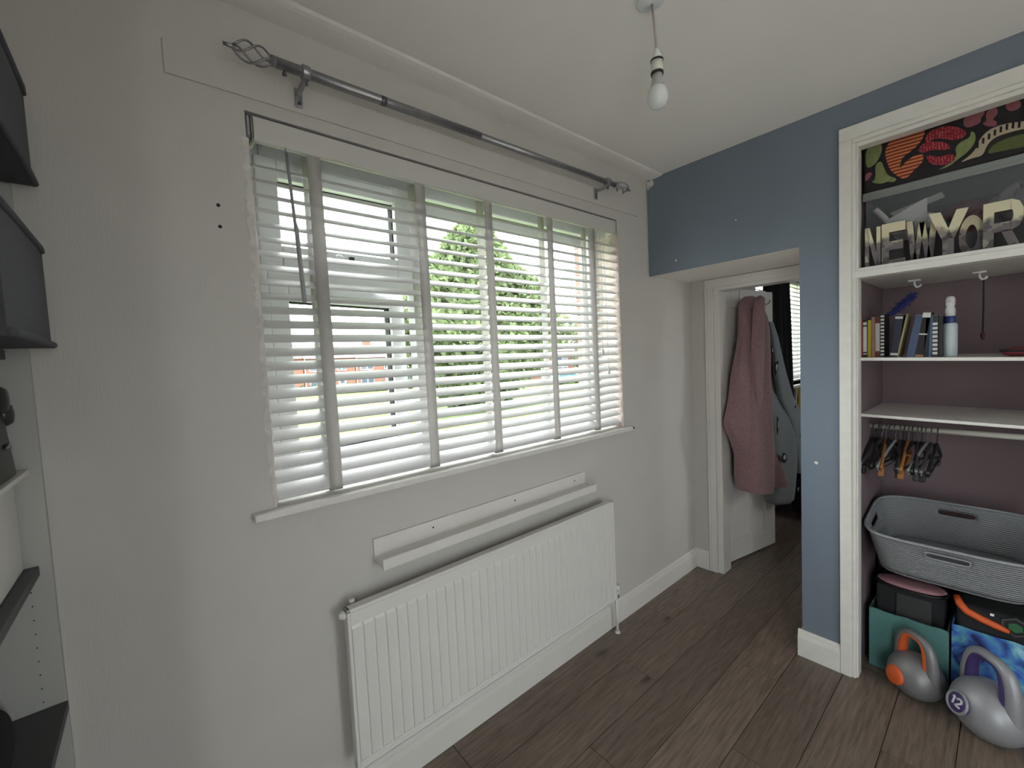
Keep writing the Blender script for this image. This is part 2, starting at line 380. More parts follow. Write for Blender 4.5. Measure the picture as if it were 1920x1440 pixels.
# ------------------------------------------------------------------ main window
win = bpy.data.objects.new('window_1', None); COL.objects.link(win); win.location = (1.08, .15, WZ0)
struct(win, 'white double glazed window behind the blind')
FY0, FY1 = .15, .22
b = MB(); b.box(.247, .30, FY0, FY1, 1.037, 2.132); b.box(1.865, 1.918, FY0, FY1, 1.037, 2.132); b.box(.30, 1.865, FY0, FY1, 1.037, 1.10); b.box(.30, 1.865, FY0, FY1, 2.075, 2.132)
b.build('frame', M_UPVC, win, bevel=.004)
for x0, x1 in ((.805, .865),):
    MB().box(x0, x1, FY0+.002, FY1, 1.10, 2.075).build('mullion', M_UPVC, win, bevel=.004)
MB().box(.30, .805, FY0+.002, FY1, 1.70, 1.762).build('transom', M_UPVC, win, bevel=.004)
def sash(x0, x1, z0, z1, wd, name, M=None, y0=FY0-.012, y1=FY1-.005):
    b = MB()
    b.box(x0, x0+wd, y0, y1, z0, z1, 0, M); b.box(x1-wd, x1, y0, y1, z0, z1, 0, M); b.box(x0+wd, x1-wd, y0, y1, z0, z0+wd, 0, M); b.box(x0+wd, x1-wd, y0, y1, z1-wd, z1, 0, M)
    o = b.build(name, M_UPVC, win, bevel=.005)
    g = MB().box(x0+wd-.006, x1-wd+.006, (y0+y1)/2-.004, (y0+y1)/2+.004, z0+wd-.006, z1-wd+.006, 0, M).build('pane', M_GLASS, o)
    s = MB()
    q = .004
    for (a0, a1, c0, c1) in ((x0+wd-.002, x0+wd+q, z0+wd, z1-wd), (x1-wd-q, x1-wd+.002, z0+wd, z1-wd), (x0+wd, x1-wd, z0+wd-.002, z0+wd+q), (x0+wd, x1-wd, z1-wd-q, z1-wd+.002)):
        s.box(a0, a1, (y0+y1)/2-.014, (y0+y1)/2+.014, c0, c1, 0, M)
    s.build('seal', M_DARK, o)
    return o
top = sash(.283, .795, 1.757, 2.086, .062, 'top_sash')
b = MB(); b.box(.50, .62, .122, .138, 1.783, 1.803); b.lathe([(.016, 0), (.016, .014), (.010, .02)], (.515, .138, 1.793), M=Matrix.Rotation(PI/2, 3, 'X'))
b.build('handle', M_UPVC, top, bevel=.003)
MB().tube([(.545, .118, 1.796), (.56, .118, 1.796)], .009, 10).build('lock_button', M_BLACK, top)
MB().box(.37, .72, .132, .139, 2.045, 2.072).build('trickle_vent', M_UPVC, top, bevel=.002)
# lower casement swung outwards on its left hinge
piv = Vector((.30, .20, 0))
Mx = Matrix.Translation(piv) @ Matrix.Rotation(math.radians(9), 4, 'Z') @ Matrix.Translation(-piv)
low = sash(.298, .800, 1.082, 1.712, .060, 'lower_sash', Mx, .165, .225)
for (x0, x1) in ((.865, 1.865),):
    MB().box(x0-.004, x1+.004, .182, .190, 1.096, 2.079).build('pane', M_GLASS, win)
    s = MB()
    for (a0, a1, c0, c1) in ((x0, x0+.002, 1.10, 2.075), (x1-.002, x1, 1.10, 2.075), (x0, x1, 1.10, 1.102), (x0, x1, 2.073, 2.075)): s.box(a0, a1, .180, .192, c0, c1)
    s.build('seal', mat('grey_seal', (.12, .12, .12), .7), win)
    MB().box(x0+.012, x1-.012, .158, .180, 2.018, 2.060).build('trickle_vent', M_UPVC, win, bevel=.002)
# window board
b = MB(); b.box(.187, 1.963, -.034, .0, 1.016, 1.0375); b.box(WX0+.001, WX1-.001, -.002, .155, 1.016, 1.0375)
b.build('sill', M_WOODOLD, win, bevel=.004)
b = MB(); b.box(1.955, 1.985, -.028, -.012, 1.022, 1.030); b.box(1.958, 1.972, -.03, -.02, 1.026, 1.036); b.build('broken_edge', M_DARK, win, bevel=.002)['label'] = 'dark broken bit at the right end of the sill'
MB().box(WX0-.02, WX1, .222, .40, .985, 1.03).build('outer_sill', M_UPVC, win, bevel=.004)

# ------------------------------------------------------------------ venetian blind
bl = thing('venetian_blind', 'white wooden venetian blind with wide ladder tapes hanging in the window', 'blind', (1.08, .03, 1.06))
b = MB(); b.box(.257, 1.908, -.004, .010, 2.057, 2.124); b.box(.257, .267, -.004, .06, 2.057, 2.124); b.box(1.898, 1.908, -.004, .06, 2.057, 2.124)
b.build('valance', mat('valance_paint', (.56, .54, .51), .5), bl, bevel=.004)  # slat white darkened, the shade on the valance put into its colour
MB().box(.262, 1.900, .012, .062, 2.080, 2.122).build('head_rail', M_SLAT, bl, bevel=.002)
MB().box(.2465, 1.9185, .012, .13, 2.1265, 2.1325).build('head_bracket', M_STEELD, bl)  # dark sheet stands in for shade in the gap over the valance
b = MB(); b.box(.2462, .2552, -.001, .060, 2.062, 2.126); b.build('end_bracket', M_STEELD, bl)
MB().box(.2485, .2535, -.0035, .004, 2.068, 2.120).build('end_clip', M_TAPE, bl)
tilt = math.radians(30); YS = .033; SW = .050
def slat_mesh():
    b = MB(); n = 6; top_, bot = [], []
    for i in range(n+1):
        t = -SW/2+SW*i/n; c = .0022*(1-(2*i/n-1)**2)
        for L_, dz in ((top_, .0014), (bot, -.0014)):
            yy, zz = t, c+dz
            L_.append((yy*math.cos(tilt)-zz*math.sin(tilt), yy*math.sin(tilt)+zz*math.cos(tilt)))
    poly = top_+bot[::-1]
    b.prism(poly, lambda y, z: (-.83, y, z), lambda y, z: (.83, y, z))
    return b
first = None
zs = [2.014-.0403*i for i in range(24)]
for i, z in enumerate(zs):
    z = 2.004-.0403*i
    loc = Vector((1.081+random.uniform(-.0015, .0015), YS, z))
    if first is None:
        bb = slat_mesh(); bb.v = [(x+loc.x, y+loc.y, q+loc.z) for x, y, q in bb.v]
        # build at its own origin so that copies share the data
        bb.v = [(x-loc.x+bl.location.x, y-loc.y+bl.location.y, q-loc.z+bl.location.z) for x, y, q in bb.v]
        first = bb.build('slat', M_SLAT, bl); first.location = loc-bl.location
    else: share(first, 'slat', loc, bl)
zlast = 2.004-.0403*23
MB().box(.252, 1.910, YS-.024, YS+.024, 1.0535, 1.0665).build('bottom_rail', M_SLAT, bl, bevel=.004)
for x in (.417, .768, 1.068, 1.416, 1.715):
    rows = [[(x-.019, YS-.0275, 2.075), (x+.019, YS-.0275, 2.075)]]
    for i in range(48):
        z = 2.06-(2.06-1.050)*i/47
        rows.append([(x-.019+random.uniform(-.0006, .0006), YS-.0268-.0012*(i % 2), z), (x+.019+random.uniform(-.0006, .0006), YS-.0268-.0012*(i % 2), z)])
    rows.append([(x-.019, YS-.010, 1.0525), (x+.019, YS-.010, 1.0525)])
    t1 = MB().grid(rows).build('ladder_tape', M_TAPE, bl, solid=.0012)
    rows = [[(x-.019, YS+.0275, 2.075-(1.03)*i/20), (x+.019, YS+.0275, 2.075-(1.03)*i/20)] for i in range(21)]
    t2 = MB().grid(rows).build('ladder_tape', M_TAPE, bl, solid=.0012)
b = MB(); b.tube([(.338, -.006, 2.056), (.338, -.010, 2.046), (.3405, -.010, 2.040)], .0015, 6)
b.build('wand_hook', M_STEEL, bl)
MB().tube([(.3395, -.010, 2.042), (.349, -.009, 1.85), (.3515, -.009, 1.835), (.3595, -.008, 1.635), (.360, -.008, 1.622)], [.0042, .0046, .0062, .0066, .0052], 10).build('wand', mat('grey_wand', (.30, .30, .30), .35), bl)
for k, (x, z1) in enumerate(((1.775, 1.46), (1.80, 1.36))):
    MB().tube([(x, .004, 2.056), (x+.004, .002, 1.8), (x+.012*(1 if k else -.6), .002, z1+.05), (x+.012*(1 if k else -.6), .002, z1)], .0012, 6).build('pull_cord', M_SLAT, bl)
    MB().lathe([(.003, .03), (.006, .02), (.0075, .004), (.004, 0)], (x+.012*(1 if k else -.6), .002, z1-.03), 10).build('cord_pull', M_SLAT, bl)

# ------------------------------------------------------------------ batten board and curtain pole
b = MB(); Mr = Matrix.Translation((.08, 0, 2.208)) @ Matrix.Rotation(-math.radians(.45), 4, 'Y') @ Matrix.Translation((-.08, 0, -2.208))
b.box(.080, 2.11, -.006, 0, 2.166, 2.248, 0, Mr)
struct(b.build('trim_3', M_WALL, bevel=.0015), 'white painted batten board behind the curtain pole')
cp = thing('curtain_pole', 'brushed steel curtain pole with twisted cage finials above the window', 'curtain pole', (1.05, -.08, 2.25))
def PZ(x): return 2.2415+(x-.386)*.0125
MB().tube([(.30, -.08, PZ(.30)), (.98, -.08, PZ(.98))], .0138, 18).build('outer_tube', M_STEEL, cp)
MB().tube([(.96, -.08, PZ(.96)), (1.80, -.08, PZ(1.80))], .0122, 18).build('inner_tube', M_STEEL, cp)
MB().tube([(.600, -.08, PZ(.6)), (.618, -.08, PZ(.618))], .0141, 18).build('joint_ring', M_STEELD, cp)
def finial(x0, sgn, L_=.088, r=.026, tw=1.0):
    b = MB(); zc = PZ(x0)
    b.tube([(x0, -.08, zc), (x0+sgn*.012, -.08, zc)], [.015, .012], 14)
    xe = x0+sgn*(L_+.010)
    for k in range(4):
        pts = []
        for i in range(15):
            t = i/14; a = k*PI/2+tw*PI*t*.9; rr = .005+(r-.005)*math.sin(PI*t)**.8
            pts.append((x0+sgn*(.008+L_*t), -.08+rr*math.cos(a), zc+rr*math.sin(a)))
        b.tube(pts, .0028, 6)
    b.tube([(xe-sgn*.008, -.08, zc), (xe+sgn*.002, -.08, zc), (xe+sgn*.018, -.08, zc)], [.006, .0055, .004], 10)
    return b.build('finial', M_STEEL, cp)
finial(.312, -1); finial(1.802, 1, .10)
def bracket(x):
    zc = PZ(x); b = MB()
    b.tube([(x-.011, -.08, zc), (x-.009, -.08, zc), (x+.009, -.08, zc), (x+.011, -.08, zc)], [.0165, .019, .019, .0165], 18)
    b.tube([(x-.002, -.080, zc-.016), (x-.003, -.060, zc-.022), (x-.003, -.028, zc-.022), (x-.003, -.012, zc-.024)], [.006, .007, .0075, .007], 10)
    b.box(x-.013, x+.007, -.013, -.009, zc-.060, zc-.008)
    o = b.build('bracket', M_STEEL, cp, bevel=.001)
    MB().lathe([(.004, 0), (.004, .003)], (x-.003, -.0125, zc-.05), 8, M=Matrix.Rotation(PI/2, 3, 'X')).build('screw', M_STEELD, o)
    MB().lathe([(.0035, 0), (.0035, .012), (.006, .013), (.006, .017)], (x+.001, -.08, zc-.033), 8).build('screw', M_STEELD, o)
bracket(.386); bracket(1.742)
b = MB(); b.lathe([(.006, 0), (.006, .005), (.003, .006), (.003, .014)], (.332, -.08, PZ(.332)-.026), 8); b.build('thumb_screw', M_STEELD, cp)

# ------------------------------------------------------------------ picture ledge
lg = thing('picture_ledge', 'narrow white picture ledge on the wall between sill and radiator', 'shelf', (1.05, 0, .80))
pr = [(0, .862), (-.010, .862), (-.010, .806), (-.068, .797), (-.069, .816), (-.079, .815), (-.078, .781), (0, .793)]
MB().prism(pr, lambda y, z: (.515, y, z), lambda y, z: (1.578, y, z+.004)).build('ledge', M_WOOD, lg, bevel=.0012)
for x in (.735, 1.125, 1.50):
    MB().lathe([(.0032, 0), (.0032, .0012)], (x, -.010, .838), 8, M=Matrix.Rotation(PI/2, 3, 'X')).build('screw_hole', M_DARK, lg)

# ------------------------------------------------------------------ radiator
rd = thing('radiator', 'long white fluted panel radiator on the wall under the window', 'radiator', (1.04, -.06, .21))
RX0, RX1, RZ0, RZ1, RY = .390, 1.690, .208, .710, -.09
b = MB(); b.box(RX0+.003, RX1-.003, RY+.004, RY+.03, RZ0+.003, RZ1-.003)
rim = .012
for (a0, a1, c0, c1) in ((RX0, RX1, RZ1-rim, RZ1), (RX0, RX1, RZ0, RZ0+rim), (RX0, RX0+rim, RZ0, RZ1), (RX1-rim, RX1, RZ0, RZ1)):
    b.box(a0, a1, RY-.003, RY+.030, c0, c1)
b.build('panel', M_RAD, rd, bevel=.004, seg=3)
rows_t = []; pts = []
x = RX0+rim; pitch = .0361; xg = .396
prof = []
g0 = .397
xs_ = [g0+pitch*i for i in range(-0, 37)]
prof.append((RX0+rim, 0))
for xg in xs_:
    if xg < RX0+rim+.004 or xg > RX1-rim-.004: continue
    prof += [(xg-.0042, 0), (xg-.0014, 1), (xg+.0014, 1), (xg+.0042, 0)]
prof.append((RX1-rim, 0))
rows = []
for z, d in ((RZ0+rim, 0), (RZ0+.022, 0), (RZ0+.030, 1), (RZ1-.062, 1), (RZ1-.052, 0), (RZ1-rim, 0)):
    rows.append([(px, RY+.0015+.0075*g*d-.0030*d, z) for px, g in prof])
MB().grid(rows, smooth=False).build('fluted_face', M_RAD, rd, fixn=False)
b = MB(); b.box(RX0+.02, RX1-.02, RY+.031, RY+.034, RZ0+.02, RZ1-.02)
for xx in (.60, 1.04, 1.48): b.box(xx-.02, xx+.02, RY+.034, -.001, RZ0+.1, RZ1-.1)
b.build('wall_bracket', M_RAD, rd)
Mxr = Matrix.Rotation(PI/2, 3, 'Y')
b = MB(); b.lathe([(.014, 0), (.014, .010), (.010, .012), (.010, .018), (.006, .02)], (RX0+.004, -.066, .688), 10, M=Matrix.Rotation(-PI/2, 3, 'Y')); b.lathe([(.009, 0), (.009, .008)], (RX0+.03, -.05, RZ1), 10); b.build('vent_plug', M_RAD, rd)
b = MB(); b.tube([(1.688, -.066, .232), (1.735, -.062, .232)], .012, 10); b.lathe([(.012, 0), (.015, .02), (.015, .045), (.012, .05)], (1.735, -.06, .205), 12)
vb = b.build('valve', M_RAD, rd)
MB().lathe([(.013, 0), (.013, .032)], (1.750, -.045, .178), 10).build('valve_gap', M_BLACK, rd)
b = MB(); b.tube([(1.735, -.055, .21), (1.735, -.055, .0)], .0075, 10); b.lathe([(.014, 0), (.012, .008)], (1.735, -.055, 0), 12); b.build('pipe', M_RAD, rd)

# ------------------------------------------------------------------ wall plugs left of the window
for z, nm in ((1.866, 'upper'), (1.811, 'lower')):
    o = MB().lathe([(.0045, 0), (.0045, .0012), (.002, .0014)], (.168, 0, z), 10, M=Matrix.Rotation(PI/2, 3, 'X')).build('wall_plug', M_DARK)
    tag(o, '%s of the two small dark wall plugs left of the window' % nm, 'wall plug', 'wall plugs left of the window')

# ------------------------------------------------------------------ pendant lamp
pl = thing('pendant_lamp', 'bare white light bulb hanging from the ceiling on a short cord', 'lamp', (1.137, -.70, 2.40))
px_, py_ = 1.137, -.70
MB().lathe([(.036, 2.3995), (.038, 2.3955), (.033, 2.3925), (.012, 2.3915), (.005, 2.388)], (px_-.012, py_+.008, 0), 24).build('ceiling_rose', M_UPVC, pl)
MB().tube([(px_-.008, py_+.005, 2.39), (px_-.004, py_+.002, 2.33), (px_, py_, 2.268)], .0033, 10).build('cord', mat('beige_cord', (.42, .36, .30), .7), pl)
MB().lathe([(.004, 2.272), (.007, 2.268), (.013, 2.252), (.0155, 2.243), (.0165, 2.240)], (px_, py_, 0), 20).build('holder_cap', M_UPVC, pl)
MB().lathe([(.0175, 2.241), (.0178, 2.2385), (.0175, 2.236)], (px_, py_, 0), 20).build('shadow_ring', M_BLACK, pl); MB().lathe([(.0172, 2.208), (.0175, 2.205), (.0172, 2.2015)], (px_, py_, 0), 20).build('shadow_ring', M_BLACK, pl)  # black rings at the top and bottom of the holder
MB().lathe([(.0163, 2.237), (.0168, 2.222), (.0163, 2.207)], (px_, py_, 0), 20).build('lamp_holder', mat('ivory_plastic', (.62, .60, .55), .4), pl)
MB().lathe([(.0135, 2.203), (.0140, 2.190), (.0165, 2.176), (.0195, 2.169)], (px_, py_, 0), 24).build('bulb_collar', mat('grey_white_plastic', (.42, .42, .41), .5), pl)
gp = [(.0195, 2.169), (.0245, 2.160), (.0275, 2.149), (.0283, 2.141), (.0272, 2.131), (.0240, 2.122), (.0185, 2.1155), (.0105, 2.1115), (.001, 2.1103)]
MB().lathe(gp, (px_, py_, 0), 28).build('bulb_globe', mat('opal_bulb', (.68, .69, .69), .18), pl)

# ------------------------------------------------------------------ bedroom door, frame, coats
fr = MB()
fr.box(X2-.014, X2, -.150, -.114, 0, 1.812); fr.box(X2-.017, X2, -.114, -.100, 0, 1.812)
fr.box(X2-.014, X2, -.741, -.100, 1.812, 1.862)
fr.box(X2-.004, X2+.104, -.184, -.150, 0, 1.790); fr.box(X2-.004, X2+.104, -.79, -.15, 1.790, 1.83); fr.box(X2+.004, X2+.104, -.79, -.758, 0, 1.790)
dframe = struct(fr.build('door_frame', M_WOOD, bevel=.002), 'white door frame of the bedroom doorway')
ang = math.atan2(-.195, .981)
HD = Vector((2.796, -.142, 0)); eD = Vector((math.cos(ang), math.sin(ang), 0)); nD = Vector((math.sin(ang), -math.cos(ang), 0))  # nD faces the room
def D(u, d, z): return HD + eD*u + nD*d + Vector((0, 0, z))
MD = Matrix(((eD.x, nD.x, 0, HD.x), (eD.y, nD.y, 0, HD.y), (0, 0, 1, 0), (0, 0, 0, 1)))
door = bpy.data.objects.new('door_1', None); COL.objects.link(door); door.location = HD
struct(door, 'white panelled bedroom door standing open with coats on it')
DW, DZ0, DZ1 = .585, .010, 1.815
b = MB()
st = [(0, .115), (.270, .315), (.470, DW)]
rails = [(DZ0, .135), (.70, .84), (1.70, DZ1)]
for a, c in st: b.box(a, c, -.035, 0, DZ0, DZ1, 0, MD)
for a, c in rails:
    b.box(.115, .270, -.035, 0, a, c, 0, MD); b.box(.315, .470, -.035, 0, a, c, 0, MD)
b.build('leaf', M_WOOD, door, bevel=.0025)
for a0, a1 in ((.115, .270), (.315, .470)):
    for c0, c1 in ((.135, .70), (.84, 1.70)):
        MB().box(a0-.004, a1+.004, -.028, -.012, c0-.004, c1+.004, 0, MD).build('door_panel', M_WOOD, door)
        q = MB()
        for (u0, u1, z0, z1) in ((a0, a0+.009, c0, c1), (a1-.009, a1, c0, c1), (a0, a1, c0, c0+.009), (a0, a1, c1-.009, c1)): q.box(u0, u1, -.013, -.005, z0, z1, 0, MD)
        q.build('panel_moulding', M_WOOD, door, bevel=.003)
for z in (1.57, .27):
    b = MB(); b.box(-.006, .022, -.004, .0015, z-.036, z+.036, 0, MD); b.tube([D(-.006, .003, z-.038), D(-.006, .003, z+.038)], .0055, 10)
    b.build('hinge', M_STEELD, door)
b = MB(); b.box(.53, .56, .0, .004, .93, 1.05, 0, MD); b.tube([D(.545, .004, 1.0), D(.545, .05, 1.0)], .008, 10); b.tube([D(.55, .048, 1.0), D(.44, .048, 1.0)], .008, 10)
b.build('door_handle', M_STEEL, door)
# over-door hook rail
hk = thing('over_door_hooks', 'white over-door hook plate at the top of the bedroom door', 'hooks', tuple(D(.34, .0, 1.76)))
b = MB(); b.box(.20, .49, .002, .008, 1.735, 1.818, 0, MD)
for u in (.215, .475): b.box(u-.012, u+.012, -.040, .004, 1.8155, 1.8185, 0, MD)
b.build('plate', M_UPVC, hk, bevel=.001)
for u in (.24, .345, .45):
    MB().tube([D(u, .006, 1.765), D(u, .014, 1.735), D(u, .035, 1.722), D(u, .055, 1.732), D(u, .060, 1.75)], .004, 8).build('hook', M_STEEL, hk)

M_PINK = mat('dusty_pink_fleece', lin((150, 118, 120)), 1.0, noise=.45, nscale=90, bump=.8, bscale=220, sheen=.3)
M_GREYD = mat('grey_denim', lin((140, 146, 150)), .95, noise=.3, nscale=120, bump=.3, bscale=300)
def garment(rows, nfold, amp, name, m, parent, d0, ph=0.0, n=72):
    """rows: (z, u_left, u_right, depth): a hanging cloth body as a closed rippled tube"""
    # refine rows
    fine = []
    for i in range(len(rows)-1):
        for k in range(5):
            t = k/5; fine.append([a+(c-a)*t for a, c in zip(rows[i], rows[i+1])])
    fine.append(list(rows[-1]))
    g = []; ztop, zbot = rows[0][0], rows[-1][0]
    for z, u0, u1, dp in fine:
        f = (ztop-z)/(ztop-zbot); ring = []
        for k in range(n):
            a = 2*PI*k/n; ca, sa = math.cos(a), math.sin(a)
            u = (u0+u1)/2+(u1-u0)/2*math.copysign(abs(ca)**.8, ca)
            fold = amp*(.25+f)*math.sin(nfold*(u-.1)*6+ph+f*.8) + amp*.4*math.sin(nfold*13*(u)+2*ph)
            v = d0+dp*.5+math.copysign(abs(sa)**.55, sa)*dp*.5+(fold if sa > 0 else 0)
            ring.append(D(u, max(v, .012), z+.006*f*math.sin(9*u+ph)))
        g.append(ring)
    b = MB().grid(g, loop=True); k = len(b.v)
    for r_ in (g[0], g[-1]):
        c = sum((Vector(p) for p in r_), Vector())/n; base = len(b.v)
        b.add([c]+r_, [(0, 1+i, 1+(i+1) % n) for i in range(n)], 0, True)
    return b.build(name, m, parent)
pk = thing('fleece_robe', 'dusty pink fleece robe hanging on the open bedroom door', 'robe', tuple(D(.2, .06, .5)))
garment([(1.762, .165, .215, .025), (1.745, .125, .235, .05), (1.70, .085, .275, .07), (1.62, .065, .345, .10), (1.50, .055, .335, .11), (1.38, .05, .30, .12), (1.25, .035, .275, .12), (1.10, .0, .285, .13), (.95, -.01, .31, .13), (.78, -.015, .355, .14), (.62, -.02, .425, .14), (.535, .0, .45, .14), (.50, .10, .46, .13)], 2.4, .032, 'body', M_PINK, pk, .05, .6)
garment([(1.70, .10, .15, .02), (1.62, .07, .15, .05), (1.52, .045, .14, .06), (1.42, .015, .13, .07), (1.25, -.05, .11, .08), (1.10, -.085, .12, .09), (.985, -.135, .125, .09), (.94, -.12, .12, .09), (.85, -.065, .105, .09), (.76, -.02, .085, .08), (.735, .0, .07, .07)], 1.6, .010, 'sleeve', M_PINK, pk, .075, 1.2)
garment([(1.752, .15, .18, .02), (1.735, .12, .17, .045), (1.66, .085, .165, .05), (1.50, .065, .15, .05), (1.30, .05, .14, .05), (1.10, .06, .13, .04), (.92, .08, .12, .015)], 1.5, .006, 'collar', M_PINK, pk, .15, .4)
MB().tube([D(.19, .045, 1.73), D(.21, .055, 1.748), D(.235, .05, 1.74)], .003, 6).build('hanging_loop', M_PINK, pk)
gj = thing('denim_jacket', 'grey jacket with black and white patches hanging beside the pink robe', 'jacket', tuple(D(.5, .06, .4)))
garment([(1.655, .345, .41, 0.030), (1.60, .345, .44, 0.036), (1.50, .33, .47, 0.048), (1.40, .31, .495, 0.054), (1.28, .29, .50, 0.060), (1.15, .29, .555, 0.066), (.95, .31, .62, .12), (.80, .33, .66, .12), (.62, .35, .665, .12), (.45, .37, .65, .11), (.37, .40, .64, .10), (.345, .46, .63, .08)], 2.6, .018, 'body', M_GREYD, gj, .012, .3)
garment([(1.60, .40, .44, .012), (1.50, .405, .47, .030), (1.40, .42, .495, .036), (1.25, .43, .545, 0.042), (1.08, .47, .62, 0.048), (.93, .52, .70, .08), (.80, .56, .735, .08), (.66, .60, .73, .08), (.56, .63, .71, .07), (.53, .65, .70, .05)], 1.6, .008, 'sleeve', M_GREYD, gj, .075, 2.0)
def patch(u, z, w_, h_, d, mats, parent):
    pts = []
    for i in range(10):
        a = 2*PI*i/10; q = random.uniform(.45, 1.35); pts.append((u+q*w_*math.cos(a), z+q*h_*math.sin(a)))
    b = MB().prism(pts, lambda a, c: D(a, d, c), lambda a, c: D(a, d+.004, c), 0)
    pts2 = [(u+(a-u)*.45+w_*.1, z+(c-z)*.5) for a, c in pts]
    b.prism(pts2, lambda a, c: D(a, d+.003, c), lambda a, c: D(a, d+.0055, c), 1)
    b.build('patch', mats, parent)
M_PWH = mat('patch_white', (.55, .55, .53), .9)
for u, z, w_, h_, d in ((.375, 1.30, .022, .05, .134), (.36, 1.41, .012, .025, .118), (.415, .70, .035, .04, .155), (.35, .92, .010, .05, .153), (.655, .80, .04, .035, .163), (.70, .76, .03, .03, .160), (.55, 1.02, .010, .012, .162), (.615, .44, .012, .03, .138)):
    patch(u, z, w_, h_, d, [M_BLACKF, M_PWH], gj)
ch = thing('coat_hanger', 'pale hanger arm poking out of the jacket on the bedroom door', 'hanger', tuple(D(.45, .05, 1.6)))
b = MB(); b.tube([D(.34, .058, 1.665), D(.41, .06, 1.615), D(.47, .062, 1.55), D(.515, .062, 1.475)], [.006, .0085, .0085, .007], 8); b.tube([D(.34, .058, 1.665), D(.30, .058, 1.625), D(.27, .058, 1.57)], .007, 8)
b.build('arm', mat('pale_wood', (.5, .45, .38), .6), ch)
b = MB(); b.tube([D(.34, .058, 1.665), D(.343, .058, 1.70), D(.352, .055, 1.735), D(.345, .052, 1.752), D(.335, .053, 1.745)], .0025, 8); b.build('hook', M_STEEL, ch)

# ------------------------------------------------------------------ bedroom beyond: window, blind, curtain, bed
bw = bpy.data.objects.new('window_2', None); COL.objects.link(bw); bw.location = (4.76, .15, BZ0); struct(bw, 'bright bedroom window seen through the doorway')
b = MB(); b.box(BX0, BX0+.05, .14, .21, BZ0, BZ1); b.box(BX1-.05, BX1, .14, .21, BZ0, BZ1); b.box(BX0, BX1, .14, .21, BZ0, BZ0+.05); b.box(BX0, BX1, .14, .21, BZ1-.05, BZ1); b.box(4.72, 4.78, .14, .21, BZ0, BZ1)
b.build('frame', M_UPVC, bw, bevel=.004)
for x0, x1 in ((BX0+.05, 4.72), (4.78, BX1-.05)): MB().box(x0, x1, .17, .178, BZ0+.05, BZ1-.05).build('pane', M_GLASS, bw)
MB().box(BX0-.04, BX1+.04, -.04, .14, BZ0-.02, BZ0).build('sill', M_WOOD, bw, bevel=.003)
bb_ = thing('bedroom_blind', 'white slatted blind glowing in the bedroom window behind the curtain', 'blind', (4.76, .05, 1.08))
MB().box(BX0+.01, BX1-.01, .03, .075, 2.06, 2.11).build('head_rail', M_SLAT, bb_, bevel=.002)
f2 = None
for i in range(23):
    z = 2.045-.041*i
    if f2 is None:
        q = MB(); t2 = math.radians(30)
        q.prism([(-.024, -.0014), (.024, -.0014), (.024, .0014), (0, .003), (-.024, .0014)], lambda y, zz: (bb_.location.x-.88, bb_.location.y+y*math.cos(t2)-zz*math.sin(t2), bb_.location.z+y*math.sin(t2)+zz*math.cos(t2)), lambda y, zz: (bb_.location.x+.88, bb_.location.y+y*math.cos(t2)-zz*math.sin(t2), bb_.location.z+y*math.sin(t2)+zz*math.cos(t2)))
        f2 = q.build('slat', M_SLAT, bb_); f2.location = (0, 0, z-bb_.location.z)
    else: share(f2, 'slat', (bb_.location.x, bb_.location.y, z), bb_)
MB().box(BX0+.01, BX1-.01, .03, .07, 1.085, 1.10).build('bottom_rail', M_SLAT, bb_, bevel=.003)
for x in (4.1, 4.5, 4.9, 5.3):
    MB().tube([(x, .023, 2.06), (x, .023, 1.1)], .0015, 6).build('ladder_cord', M_TAPE, bb_)
M_CURT = mat('black_curtain', (.010, .010, .011), .95, noise=.3, nscale=60)
ct = thing('curtain', 'black curtain hanging at the left of the bedroom window', 'curtain', (4.2, -.1, .25))
rows = []
for i in range(25):
    z = 2.14-1.9*i/24; f = i/24; r_ = []
    for k in range(61):
        t = k/60; x = 3.74+(.38+.24*f)*t+.012*math.sin(5*f); r_.append((x, -.10+.035*math.sin(t*PI*11+.6*f)+.012*math.sin(t*PI*4+f*2), z))
    rows.append(r_)
MB().grid(rows).build('drape', M_CURT, ct, solid=.003)
MB().tube([(3.6, -.10, 2.17), (5.8, -.10, 2.17)], .012, 12).build('rod', M_STEELD, ct)
bd = thing('bed', 'dark upholstered bed in the bedroom partly hidden by the pier', 'bed', (4.6, -1.0, 0))
MB().box(3.95, 5.9, -1.75, -.18, .06, .34).build('base', M_BLACKF, bd, bevel=.03, seg=3)
MB().box(3.97, 5.88, -1.73, -.20, .34, .50).build('mattress', mat('dark_bedding', (.03, .03, .035), .95, noise=.3), bd, bevel=.05, seg=4)
for x in (4.05, 5.8):
    for y in (-1.65, -.3): MB().lathe([(.02, 0), (.028, .06)], (x, y, 0), 10).build('leg', M_BLACK, bd)
def cushion(name, label, c, s, m, cat='cushion'):
    b = MB(); rows = []
    for i in range(9):
        ph = -PI/2+PI*i/8; rows.append([(c[0]+s[0]*math.copysign(abs(math.cos(2*PI*k/20))**.6, math.cos(2*PI*k/20))*math.cos(ph)**.6, c[1]+s[1]*math.copysign(abs(math.sin(2*PI*k/20))**.6, math.sin(2*PI*k/20))*math.cos(ph)**.6, c[2]+s[2]*math.sin(ph)) for k in range(20)])
    o = b.grid(rows, loop=True).build(name, m); return tag(o, label, cat)
cushion('cushion', 'pink cushion on the dark bed beside the pier', (4.75, -.42, .585), (.17, .12, .09), mat('salmon_cloth', (.45, .22, .18), .9, noise=.2))
yl = thing('hanging_cloth', 'mustard yellow cloth hanging below the bedroom window sill', 'cloth', (4.66, -.06, .75))
rows = [[(4.60+.13*t/8+.01*math.sin(i), -.055-.012*math.sin(t*1.9+i*.3), 1.035-.035*i) for t in range(9)] for i in range(10)]
